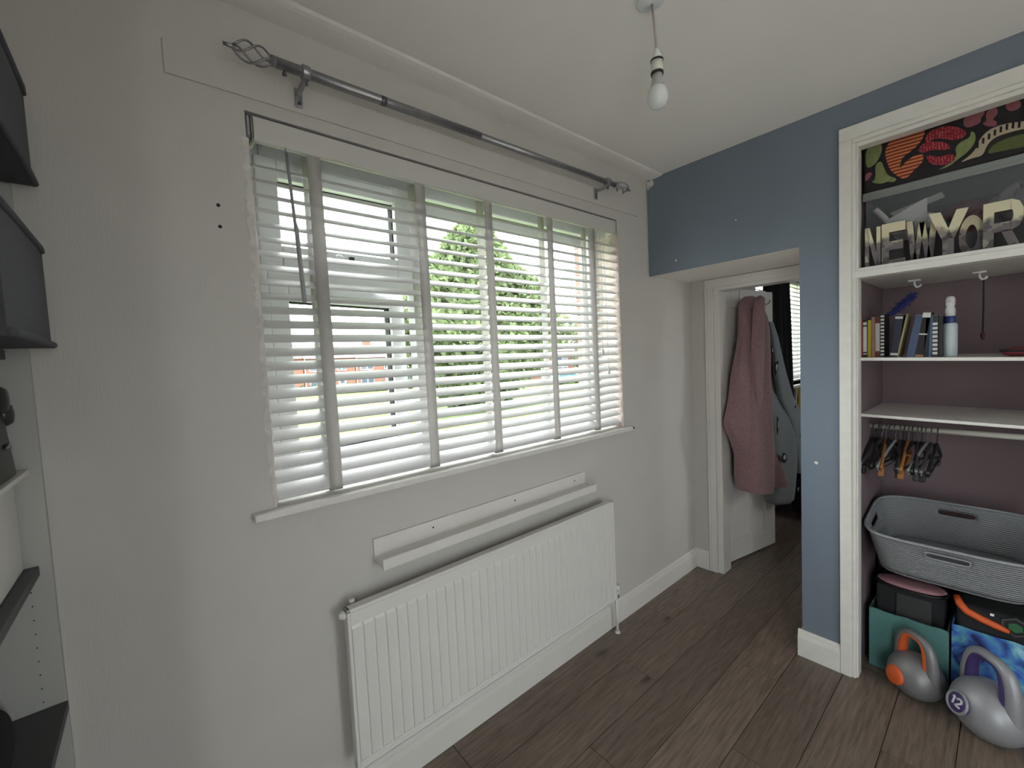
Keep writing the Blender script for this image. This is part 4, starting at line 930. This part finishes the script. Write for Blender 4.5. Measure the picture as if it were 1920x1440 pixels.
def tie_dye():
    m = bpy.data.materials.new('blue_tie_dye'); m.use_nodes = True; n = m.node_tree.nodes; L = m.node_tree.links; b = n['Principled BSDF']; b.inputs['Roughness'].default_value = .8
    t = n.new('ShaderNodeTexCoord'); ns = n.new('ShaderNodeTexNoise'); ns.inputs['Scale'].default_value = 11; ns.inputs['Detail'].default_value = 4; ns.inputs['Distortion'].default_value = 1
    r = n.new('ShaderNodeValToRGB'); e = r.color_ramp.elements; e[0].position = .36; e[0].color = (*lin((30, 40, 90)), 1); e[1].position = .68; e[1].color = (*lin((150, 190, 216)), 1)
    k = e.new(.46); k.color = (*lin((60, 104, 180)), 1); k = e.new(.56); k.color = (*lin((84, 150, 170)), 1)
    L.new(t.outputs['Object'], ns.inputs['Vector']); L.new(ns.outputs[0], r.inputs[0]); L.new(r.outputs[0], b.inputs['Base Color']); return m
M_TIE = tie_dye()
bb2 = thing('blue_tote_bag', 'blue tie-dye tote bag on the alcove floor behind the purple kettlebell', 'bag', (2.47, -1.38, 0))
open_bag(2.345, 2.585, -1.53, -1.212, .300, .005, [M_TIE, M_BLACKF], bb2)
dk = thing('padded_bag', 'black padded bag with orange trim and a green hexagon in the tote', 'bag', (2.47, -1.36, .02))
MB().box(2.365, 2.575, -1.50, -1.222, .012, .385).build('body', M_BLACKF, dk, bevel=.02, seg=3)
M_OR = mat('bright_orange', lin((212, 92, 40)), .6, noise=.2, nscale=50)
b = MB(); b.tube([(2.385, -1.222, .405), (2.366, -1.232, .385), (2.360, -1.25, .365), (2.358, -1.29, .350), (2.357, -1.335, .338), (2.358, -1.36, .33)], [.010, .013, .0135, .0135, .012, .007], 10)
b.build('orange_trim', M_OR, dk)
M_GRN = mat('dark_green_print', lin((44, 96, 62)), .7, noise=.4, nscale=80)
hexp = lambda r: [(-1.375+r*math.cos(PI/6+PI/3*i)*1.1, .352+r*math.sin(PI/6+PI/3*i)) for i in range(6)]
b = MB(); b.prism(hexp(.036), lambda y, z: (2.366, y, z), lambda y, z: (2.362, y, z), 0); b.prism(hexp(.030), lambda y, z: (2.363, y, z), lambda y, z: (2.360, y, z), 1); b.prism(hexp(.018), lambda y, z: (2.361, y, z), lambda y, z: (2.359, y, z), 2)
b.build('hexagon_badge', [mat('grey_outline', (.06, .06, .06), .6), M_BLACKF, M_GRN], dk)
MB().box(2.361, 2.366, -1.322, -1.312, .372, .380).build('tag', M_PAPER, dk)

# laundry basket
lb = thing('laundry_basket', 'grey plastic laundry basket with woven texture resting above the bags', 'basket', (2.45, -1.28, .47))
def basket():
    m = bpy.data.materials.new('grey_woven_plastic'); m.use_nodes = True; n = m.node_tree.nodes; L = m.node_tree.links; b = n['Principled BSDF']
    b.inputs['Base Color'].default_value = (*lin((134, 136, 140)), 1); b.inputs['Roughness'].default_value = .45
    t = n.new('ShaderNodeTexCoord'); sp_ = n.new('ShaderNodeSeparateXYZ'); L.new(t.outputs['Object'], sp_.inputs[0])
    def M_(op, a, c):
        q = n.new('ShaderNodeMath'); q.operation = op
        for i_, v_ in enumerate((a, c)):
            if v_ is None: continue
            if isinstance(v_, (int, float)): q.inputs[i_].default_value = v_
            else: L.new(v_, q.inputs[i_])
        return q.outputs[0]
    sy_ = M_('SINE', M_('MULTIPLY', sp_.outputs[1], 2*PI/.0125), None)
    mu_ = M_('SINE', M_('ADD', M_('MULTIPLY', sp_.outputs[2], 2*PI/.0088), M_('MULTIPLY', sy_, 1.1)), None)
    mu_ = M_('MULTIPLY', M_('ADD', mu_, 1.0), .5)
    class mu: outputs = [mu_]
    bp = n.new('ShaderNodeBump'); bp.inputs['Strength'].default_value = .8; bp.inputs['Distance'].default_value = .003; L.new(mu.outputs[0], bp.inputs['Height']); L.new(bp.outputs[0], b.inputs['Normal'])
    rr = n.new('ShaderNodeValToRGB'); rr.color_ramp.elements[0].color = (*lin((112, 114, 117)), 1); rr.color_ramp.elements[1].color = (*lin((146, 148, 152)), 1); L.new(mu.outputs[0], rr.inputs[0]); L.new(rr.outputs[0], b.inputs['Base Color'])
    return m
M_BSK = basket(); M_BSKS = mat('grey_smooth_plastic', lin((134, 136, 140)), .4)
XC_, YC_ = 2.45, -1.205; AX, AY = .205, .253
TB = Matrix.Translation((2.25, 0, .478)) @ Matrix.Rotation(-math.radians(9.5), 4, 'Y') @ Matrix.Translation((-2.25, 0, -.478))
ZB0, ZB1 = .464, .642
NB = 132
def unit_ring():
    """superellipse outline (unit half axes) resampled so that its points are evenly spaced"""
    raw = []
    for k in range(2880):
        a = 2*PI*k/2880; c, q = math.cos(a), math.sin(a); raw.append((AX*math.copysign(abs(c)**.42, c), AY*math.copysign(abs(q)**.42, q)))
    acc = [0]
    for k in range(2880): acc.append(acc[-1]+math.dist(raw[k], raw[(k+1) % 2880]))
    out = []; j_ = 0
    for k in range(NB):
        t = acc[-1]*k/NB
        while acc[j_+1] < t: j_ += 1
        f = (t-acc[j_])/max(acc[j_+1]-acc[j_], 1e-9); p, q = raw[j_], raw[(j_+1) % 2880]
        out.append(((p[0]+(q[0]-p[0])*f)/AX, (p[1]+(q[1]-p[1])*f)/AY))
    return out
RING = unit_ring()
SLOT = .24
def handle_hole(k, f):
    (x0, y0), (x1, y1) = RING[k], RING[(k+1) % NB]; xx, yy = (x0+x1)/2, (y0+y1)/2
    return .69 < f < .84 and ((abs(yy) < SLOT and abs(xx) > .85) or (abs(xx) < .30 and abs(yy) > .85))
def basket_mesh(inset, z0f, mi, b):
    fr_ = [0, .12, .25, .4, .55, .69, .765, .84, .93, 1.0]; rows = []
    for f in fr_:
        row = []
        for k in range(NB):
            x, y = XC_+RING[k][0]*(AX*(.80+.20*f)-inset), YC_+RING[k][1]*(AY*(.86+.14*f)-inset)
            row.append(TB @ Vector((x, y, ZB0+(ZB1-ZB0)*f)))
        rows.append(row)
    vs = [p for r in rows for p in r]; fs = []
    for i in range(len(fr_)-1):
        for k in range(NB):
            if handle_hole(k, (fr_[i]+fr_[i+1])/2): continue
            fs.append((i*NB+k, i*NB+(k+1) % NB, (i+1)*NB+(k+1) % NB, (i+1)*NB+k))
    b.add(vs, fs, mi, True); return rows
b = MB(); rows = basket_mesh(0, 0, 0, b); b.build('wall', M_BSK, lb, fixn=False, solid=.004)
b = MB(); r0 = rows[0]; c = sum((Vector(p) for p in r0), Vector())/NB; b.add([c]+r0, [(0, 1+i, 1+(i+1) % NB) for i in range(NB)]); b.build('bottom', M_BSKS, lb, solid=.003, fixn=False)
b = MB(); b.tube([TB @ Vector((XC_+RING[k][0]*(AX+.003), YC_+RING[k][1]*(AY+.003), ZB1)) for k in range(NB)], .0062, 8, closed=True); b.build('rim', M_BSKS, lb)
def slot_rim(sx):
    pts = []; ys = [q[1] for k, q in enumerate(RING) if q[0]*sx > .85 and (handle_hole(k, .75) or handle_hole(k-1, .75))]; y0, y1 = min(ys), max(ys)
    for i in range(40):
        a = 2*PI*i/40; yy = (y1-y0)/2*math.copysign(abs(math.cos(a))**.25, math.cos(a)); f = .765+.075*math.copysign(abs(math.sin(a))**.6, math.sin(a))
        pts.append(TB @ Vector((XC_+sx*(AX*(.80+.20*f)+.002), YC_+yy*AY*(.86+.14*f), ZB0+(ZB1-ZB0)*f)))
    return MB().tube(pts, .0035, 6, closed=True)
slot_rim(-1).build('handle_rim', M_BSKS, lb); slot_rim(1).build('handle_rim', M_BSKS, lb)

# kettlebells
def kettlebell(c, R, yaw, body_m, acc_m, label, ring=False, num=None, br=.40, bz=.98):
    """c: floor point; the handle loop lies in the local u-z plane, the round badge faces local -v"""
    r = thing('kettlebell', label, 'kettlebell', c)
    u = Vector((math.cos(yaw), math.sin(yaw), 0)); v = Vector((-math.sin(yaw), math.cos(yaw), 0)); C_ = Vector(c)
    def P(a, d, z): return C_+u*a+v*d+Vector((0, 0, z))
    b = MB(); rows = []
    for i in range(25):
        ph = -PI/2+PI*i/24; z = R*.92+R*.96*math.sin(ph); z = max(z, .001); rr = R*1.04*max(math.cos(ph), .0)**.92
        if z <= .0011: rr = min(rr, R*.62)
        rows.append([P(rr*math.cos(2*PI*k/40), rr*.93*math.sin(2*PI*k/40), z) for k in range(40)])
    b.grid(rows, loop=True)
    b.build('body', body_m, r)
    # handle: outer shell and coloured inner shell
    def loop(sc, z0):
        pts = []; w_ = R*.80*sc; h_ = R*1.42
        for i in range(33):
            t = i/32; a = PI*(1.10-1.20*t)
            cx = w_*math.copysign(abs(math.cos(a))**.62, math.cos(a)); cz = z0+h_*max(math.sin(a), -.35)**1 if math.sin(a) >= 0 else z0+h_*math.sin(a)*1.1
            if math.sin(a) > 0: cz = z0+h_*abs(math.sin(a))**.70
            pts.append((cx, cz))
        return pts
    pts = loop(1.0, R*1.36)
    b = MB(); b.tube([P(a, 0, z) for a, z in pts], [R*.23-.06*R*math.sin(PI*i/32)**2 for i in range(33)], 16)
    b.build('handle', body_m, r)
    inn = loop(.80, R*1.36); b = MB()
    b.tube([P(a*.985, -R*.045, z-R*.055) for a, z in inn], [R*.20-.07*R*math.sin(PI*i/32)**2 for i in range(33)], 14)
    b.build('grip_inlay', acc_m, r)
    # badge
    zc_ = R*bz; n_ = (v*-1*.97+Vector((0, 0, .12+1.1*(bz-.92)))).normalized()
    A = n_.to_track_quat('Z', 'Y').to_matrix()
    bc = P(0, -R*.967*math.sqrt(max(1-((bz-.92)/.96)**2, .1))**.92, zc_)
    b = MB(); b.lathe([(R*br, -R*.2), (R*br, R*.04), (R*(br-.05), R*.075), (.001, R*.09)], bc, 32, M=A); bo = b.build('badge', acc_m, r)
    if ring:
        b = MB(); b.tube([bc+A @ Vector((R*(br+.01)*math.cos(2*PI*k/32), R*(br+.01)*math.sin(2*PI*k/32), R*.06)) for k in range(32)], R*.045, 8, closed=True); b.build('badge_ring', body_m, r)
    if num:
        b = MB(); hx = A @ Vector((1, 0, 0)); up = n_.cross(hx).normalized()
        side = up.cross(n_).normalized()
        # make "up" the direction nearest world z
        up = (Vector((0, 0, 1))-n_*n_.z).normalized(); side = up.cross(n_).normalized()
        def Q(a, z, d=R*.09): return bc+side*(a*R*br/.46)+up*((z-.06)*R*br/.36)+n_*d
        def seg(p0, p1): b.tube([Q(*p0), Q(*p1)], R*.035, 6)
        one = [(-.20, .17), (-.13, .22), (-.13, -.06)]
        two = [(.0, .17), (.05, .22), (.19, .22), (.23, .17), (.23, .12), (.0, -.06), (.24, -.06)]
        for sgl in (one, two):
            for p0, p1 in zip(sgl, sgl[1:]): seg(p0, p1)
        b.build('badge_number', mat('pale_print', (.6, .6, .62), .5), bo)
    return r
M_SILV = mat('silver_vinyl', lin((146, 146, 150)), .42, metal=.25, noise=.08, nscale=60)
M_SILV2 = mat('dark_silver_vinyl', lin((122, 120, 122)), .42, metal=.25, noise=.08, nscale=60)
M_PURP = mat('purple_vinyl', lin((66, 52, 104)), .4)
kettlebell((2.262, -1.118, 0), .088, math.radians(-132), M_SILV2, M_OR, 'silver and orange kettlebell on the floor before the teal bag')
kettlebell((2.200, -1.318, 0), .104, math.radians(-138), M_SILV, M_PURP, 'larger silver and purple kettlebell marked 12 beside the orange one', True, '12', .34, 1.12)

# ================================================================== shelf unit on the left
bk = thing('bookcase', 'white shelf unit with dark grey shelves at the left wall', 'bookcase', (-.35, -.4, 0))
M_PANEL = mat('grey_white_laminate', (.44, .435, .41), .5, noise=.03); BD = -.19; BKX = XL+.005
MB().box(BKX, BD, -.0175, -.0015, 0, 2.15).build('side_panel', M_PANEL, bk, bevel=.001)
MB().box(BKX, BD, -.836, -.820, 0, 2.15).build('side_panel', M_WHITEB, bk, bevel=.001)
MB().box(BKX, BKX+.006, -.820, -.0175, 0, 2.15).build('back_panel', M_WHITEB, bk)
for z, xf in ((1.830, -.25), (1.495, -.222), (1.037, -.2085), (.727, -.188), (.35, -.2), (.08, -.2)):
    MB().box(BKX+.006, xf, -.820, -.0178, z-.020, z).build('shelf', M_GREYSH, bk, bevel=.001)
b = MB()
for i in range(9):
    z = .742+.0302*i
    b.lathe([(.0014, 0), (.0014, .0003)], (-.224, -.0176, z), 8, M=Matrix.Rotation(PI/2, 3, 'X'))
h_ = b.build('peg_holes', M_DARK, bk); h_['kind'] = 'stuff'
def fabric_drawer(z0, h, label, xf=-.150, y0=-.032, y1=-.40, bulge=.010, hem=True):
    r = thing('fabric_box', label, 'storage box', (-.3, -.2, z0), 'fabric boxes on the left shelf unit')
    rows = []; n = 13
    def ring(z, out):
        pts = []
        xb = BKX+.02; 
        for k in range(n): pts.append((xf-.006+out*math.sin(PI*k/(n-1))*1.0, y0-.0+(y1-y0)*k/(n-1), z))
        for k in range(6): pts.append((xf-.006-(xf-.006-xb)*(k+1)/6, y1, z))
        for k in range(n): pts.append((xb, y1+(y0-y1)*k/(n-1), z))
        for k in range(5): pts.append((xb+(xf-.006-xb)*(k+1)/6, y0, z))
        return pts
    N = 10
    for i in range(N+1):
        f = i/N; rows.append(ring(z0+h*f, bulge*math.sin(PI*f)+.003*(1-f)))
    b = MB().grid(rows, loop=True, smooth=True); m_ = len(rows[0]); b.add(rows[0], [tuple(range(m_))], 0); 
    b.build('body', M_GREYFAB, r, bevel=.006)
    if hem:
        q = rows[0]; MB().tube([(x+.002, y, z0+.006) for x, y, z in q[:n]], .007, 8).build('hem', M_GREYFAB, r)
    q = rows[-1]; MB().tube([(x+.001, y+.0, z0+h-.002) for k, (x, y, z) in enumerate(q)], .0065, 8, closed=True).build('rim', M_GREYFAB, r)
    return r
fabric_drawer(1.8315, .190, 'upper charcoal fabric box sticking out of the shelf unit')
fabric_drawer(1.4965, .205, 'lower charcoal fabric box sticking out of the shelf unit', xf=-.148, bulge=.012)
wb = thing('lidded_box', 'white lidded box on the dark shelf below the fabric boxes', 'storage box', (-.35, -.2, 1.037))
MB().box(BKX+.04, -.228, -.42, -.032, 1.0375, 1.236).build('body', M_WHITEB, wb, bevel=.004)
MB().box(BKX+.035, -.206, -.425, -.026, 1.236, 1.246).build('lid', M_WHITEB, wb, bevel=.002)
# black camera bag on the white box
cbg = thing('equipment_bag', 'black rounded equipment bag on top of the white lidded box', 'bag', (-.3, -.14, 1.247))
rows = []
for i in range(15):
    f = i/14; z = 1.2475+.165*f; s = (1-.12*f)*(1 if f < .85 else math.sqrt(max(1-((f-.85)/.16)**2, .02)))
    rows.append([(-.305+.091*s*math.copysign(abs(math.cos(2*PI*k/28))**.36, math.cos(2*PI*k/28)), -.155+.125*s*math.copysign(abs(math.sin(2*PI*k/28))**.36, math.sin(2*PI*k/28)), z) for k in range(28)])
b = MB().grid(rows, loop=True); b.add(rows[0], [tuple(range(28))]); b.add(rows[-1], [tuple(range(28))]); b.build('body', M_BLACK, cbg)
for y, z, rr in ((-.055, 1.365, .022), (-.085, 1.395, .026)):
    MB().lathe([(rr, 0), (rr*1.05, .012), (rr*.8, .020), (.002, .022)], (-.235, y, z), 18, M=Matrix.Rotation(PI/2, 3, 'Y')).build('knob', mat('black_rubber', (.02, .02, .02), .35), cbg)
MB().tube([(-.2185, -.085, 1.30), (-.2145, -.11, 1.31), (-.2145, -.135, 1.305)], .003, 6).build('clasp', M_STEEL, cbg)
# dark folded textile on the low shelf
tx = thing('black_bundle', 'black folded bundle on the lowest visible dark shelf', 'cloth', (-.35, -.15, .727))
rows = []
for i in range(9):
    f = i/8; z = .7275+.08*f; s = 1-.25*f**3
    rows.append([(-.35+.105*s*math.copysign(abs(math.cos(2*PI*k/26))**.6, math.cos(2*PI*k/26))+.004*math.sin(5*k), -.17+.135*s*math.copysign(abs(math.sin(2*PI*k/26))**.6, math.sin(2*PI*k/26)), z) for k in range(26)])
b = MB().grid(rows, loop=True); b.add(rows[0], [tuple(range(26))]); b.add(rows[-1], [tuple(range(26))]); b.build('cloth', M_BLACKF, tx)

# ================================================================== outdoors
def gz(x, y): return -.5-.02*y-.012*x
def ground_strip(y0, y1, name, m, up=0.0, x0=-30, x1=140):
    b = MB(); rows = []
    ny = 8
    for i in range(ny+1):
        y = y0+(y1-y0)*i/ny; rows.append([(x0+(x1-x0)*k/20, y, gz(x0+(x1-x0)*k/20, y)+up) for k in range(21)])
    return b.grid(rows).build(name, m)
M_GRASS = mat('lawn_grass', lin((92, 112, 52)), .95, noise=.35, nscale=1.5, bump=.6, bscale=40)
g = ground_strip(-40, .3, 'paving', mat('grey_paving', (.58, .56, .53), .9, noise=.1, nscale=2), 0, -40, -.75); struct(ground_strip(-40, -3.4, 'paving', bpy.data.materials['grey_paving'], 0, -.75, 40), 'grey paved yard behind the house'); struct(g, 'grey paved yard beside the house')  # pale ground added out of view to bounce light into the room
g = ground_strip(.35, 130, 'lawn', M_GRASS); tag(g, 'bright green lawn outside the window', 'lawn', None, 'stuff')
M_HBRICK = mat('house_brick', lin((132, 92, 78)), .95, noise=.35, nscale=6)
M_ROOF = mat('roof_tile', lin((122, 104, 100)), .9, noise=.4, nscale=3)
M_HGLASS = mat('dark_window_glass', lin((70, 80, 92)), .15)
M_HWHITE = mat('house_white_frame', (.7, .7, .7), .5)
def house(x0, x1, y, h, label, depth=8):
    xm = (x0+x1)/2; z0 = gz(xm, y); r = thing('brick_house', label, 'house', (xm, y, z0), 'brick houses across the lawn')
    MB().box(x0, x1, y, y+depth, z0-.6, z0+h).build('wall', M_HBRICK, r)
    b = MB(); b.prism([(y-.35, z0+h-.05), (y+depth+.35, z0+h-.05), (y+depth/2, z0+h+2.1)], lambda a, c: (x0, a, c), lambda a, c: (x1, a, c)); b.build('roof', M_ROOF, r)
    MB().box(xm-.5, xm+.5, y+depth/2-.4, y+depth/2+.4, z0+h+1.6, z0+h+2.9).build('chimney', M_HBRICK, r)
    W = x1-x0
    for fz, hh in ((.32, 1.25), (h-1.75, 1.15)):
        for fx, ww in ((.24, 1.9), (.72, 1.2)):
            cx = x0+W*fx
            if fz < 1 and fx > .5: continue
            f = MB().box(cx-ww/2, cx+ww/2, y-.08, y+.05, z0+fz+.5 if fz < 1 else z0+fz, z0+(fz+.5 if fz < 1 else fz)+hh).build('window', M_HWHITE, r)
            zb_ = z0+(fz+.5 if fz < 1 else fz)
            for k in range(2):
                MB().box(cx-ww/2+.08+k*ww/2, cx-.06+k*ww/2, y-.10, y-.07, zb_+.1, zb_+hh-.1).build('pane', M_HGLASS, f)
    cx = x0+W*.72; d = MB().box(cx-.5, cx+.5, y-.08, y+.05, z0, z0+2.1).build('front_door', M_HWHITE, r)
    MB().box(cx-.3, cx+.3, y-.1, y-.07, z0+1.2, z0+1.8).build('door_pane', M_HGLASS, d)
    MB().tube([(x0+.1, y-.08, z0), (x0+.1, y-.08, z0+h)], .06, 6).build('drainpipe', M_HWHITE, r)
    return r
for i, x in enumerate((8.5, 15.2, 21.9, 28.6)):
    house(x, x+6.6, 58, 4.7, ['leftmost brick house across the lawn, behind the open casement', 'second brick house from the left across the lawn', 'third brick house from the left, partly behind the tree', 'fourth brick house, behind the left of the tree'][i])
for i, x in enumerate((32.5, 38.8, 45.1)):
    house(x, x+6.2, 36, 4.0, ['nearest brick house right of the tree', 'middle brick house right of the tree', 'farthest right brick house across the lawn'][i])
# hedge
def leafmass(name, shape, n, size, m, parent=None, seed=1, droop=.3):
    random.seed(seed); b = MB()
    for _ in range(n):
        p = shape(); d = Vector((random.gauss(0, 1), random.gauss(0, 1), random.gauss(0, .6)-droop)).normalized(); s = size*random.uniform(.6, 1.3)
        t = d.cross(Vector((random.gauss(0, 1), random.gauss(0, 1), random.gauss(0, 1)))).normalized()*s*.38
        b.add([p, p+d*s*.5+t, p+d*s, p+d*s*.5-t], [(0, 1, 2, 3)])
    return b.build(name, m, parent, fixn=False)
def leaf_mat(name, c):
    m = bpy.data.materials.new(name); m.use_nodes = True; n = m.node_tree.nodes; L = m.node_tree.links; b = n['Principled BSDF']; o = n['Material Output']; b.inputs['Roughness'].default_value = .6
    t = n.new('ShaderNodeTexCoord'); ns = n.new('ShaderNodeTexNoise'); ns.inputs['Scale'].default_value = .9; ns.inputs['Detail'].default_value = 6
    r = n.new('ShaderNodeValToRGB'); r.color_ramp.elements[0].position = .35; r.color_ramp.elements[1].position = .65
    r.color_ramp.elements[0].color = (*[q*.6 for q in c], 1); r.color_ramp.elements[1].color = (*c, 1)
    L.new(t.outputs['Object'], ns.inputs['Vector']); L.new(ns.outputs[0], r.inputs[0]); L.new(r.outputs[0], b.inputs['Base Color'])
    tl = n.new('ShaderNodeBsdfTranslucent'); L.new(r.outputs[0], tl.inputs[0]); mx = n.new('ShaderNodeMixShader'); mx.inputs[0].default_value = .35
    L.new(b.outputs[0], mx.inputs[1]); L.new(tl.outputs[0], mx.inputs[2]); L.new(mx.outputs[0], o.inputs[0])
    return m
M_BARK = mat('bark', lin((90, 74, 60)), .95, noise=.4, nscale=8)
def tree(name, label, x, y, h, rad, n, size, m, seed, zb=.2, power=1.0):
    z0 = gz(x, y); r = thing(name, label, 'tree', (x, y, z0), 'trees outside the window')
    def shp():
        while True:
            f = random.random()**.8; z = zb+(h-zb)*f
            prof_ = rad*(math.sin(PI*min(.5, (f+.10)*.9)) if f < .35 else 1.0)*(1-max(0, (f-.3)/.7)**1.5*.93) if power == 1.0 else rad*math.sqrt(max(0, 1-(2*f-1)**2))
            a = random.uniform(0, 2*PI); lump = 1+.16*math.sin(3*a+f*9)+.12*math.sin(7*a-f*15)
            q = prof_*lump*random.uniform(.55, 1.0)**.5
            return Vector((x+q*math.cos(a), y+q*math.sin(a), z0+z))
    f_ = leafmass('foliage', shp, n, size, m, r, seed); f_['kind'] = 'stuff'
    MB().tube([(x, y, z0-.2), (x+.05, y, z0+h*.4), (x, y, z0+h*.85)], [.25*h/9, .17*h/9, .03], 10).build('trunk', M_BARK, r)
    return r
M_LEAF = leaf_mat('fresh_green_leaf', lin((122, 138, 96)))
M_LEAF2 = leaf_mat('grey_green_leaf', lin((96, 112, 84)))
tree('lime_tree', 'big bushy bright green tree filling the middle of the window', 12.55, 16, 9.4, 4.1, 42000, .30, M_LEAF, 4)
tree('garden_tree', 'small green tree above the roofs right of the big tree', 41.0, 31, 8.6, 2.8, 3500, .5, M_LEAF2, 6, power=2)
tree('garden_tree', 'round shrubby tree by the left brick houses', 33.0, 52, 5.0, 2.4, 2500, .45, M_LEAF2, 9, power=2)
M_HEDGE = leaf_mat('hedge_leaf', lin((78, 98, 60)))
hd = thing('hedge', 'low clipped green hedge before the left brick houses', 'hedge', (18, 52, gz(18, 52)))
def hshape():
    x = random.uniform(7, 31); y = random.uniform(51.5, 52.5); return Vector((x, y, gz(x, y)+random.uniform(0, 1.1)))
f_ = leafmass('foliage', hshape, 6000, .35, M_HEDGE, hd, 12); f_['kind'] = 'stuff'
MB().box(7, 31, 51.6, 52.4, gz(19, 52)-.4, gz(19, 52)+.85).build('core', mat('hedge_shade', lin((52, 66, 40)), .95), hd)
# parked car by the right houses
def car(x, y, label, col):
    z0 = gz(x, y); r = thing('car', label, 'car', (x, y, z0))
    pr = [(-2.0, .35), (2.0, .35), (2.05, .75), (1.5, .92), (.75, 1.42), (-1.0, 1.45), (-1.75, .98), (-2.05, .9)]
    MB().prism(pr, lambda a, c: (x+a, y-.85, z0+c), lambda a, c: (x+a, y+.85, z0+c)).build('body', mat('car_paint', col, .3), r, bevel=.08)
    pw = [(.62, 1.34), (1.2, .98), (-1.5, .98), (-.9, 1.36)]
    MB().prism(pw, lambda a, c: (x+a, y-.87, z0+c), lambda a, c: (x+a, y-.84, z0+c)).build('side_window', M_HGLASS, r)
    for a in (-1.25, 1.25):
        for s in (-.86, .86): MB().lathe([(.10, -.09), (.33, -.09), (.33, .09), (.10, .09)], (x+a, y+s, z0+.33), 16, M=Matrix.Rotation(PI/2, 3, 'X')).build('wheel', M_BLACK, r)
car(35.5, 31.5, 'small blue car parked before the right brick houses', lin((70, 140, 190)))
# overhead wires
for i, (dz, nm) in enumerate(((0, 'top'), (-.35, 'middle'), (-.7, 'lowest'))):
    pts = []
    for k in range(21):
        t = k/20; x = 4+36*t; pts.append((x, 20+2*t, 8.55+dz+.8*(t-.3)**2-.9*t))
    o = MB().tube(pts, .018, 5).build('overhead_wire', mat('wire_grey', (.35, .35, .36), .6)); tag(o, '%s of three thin overhead wires crossing the sky' % nm, 'wire', 'overhead wires in the sky')
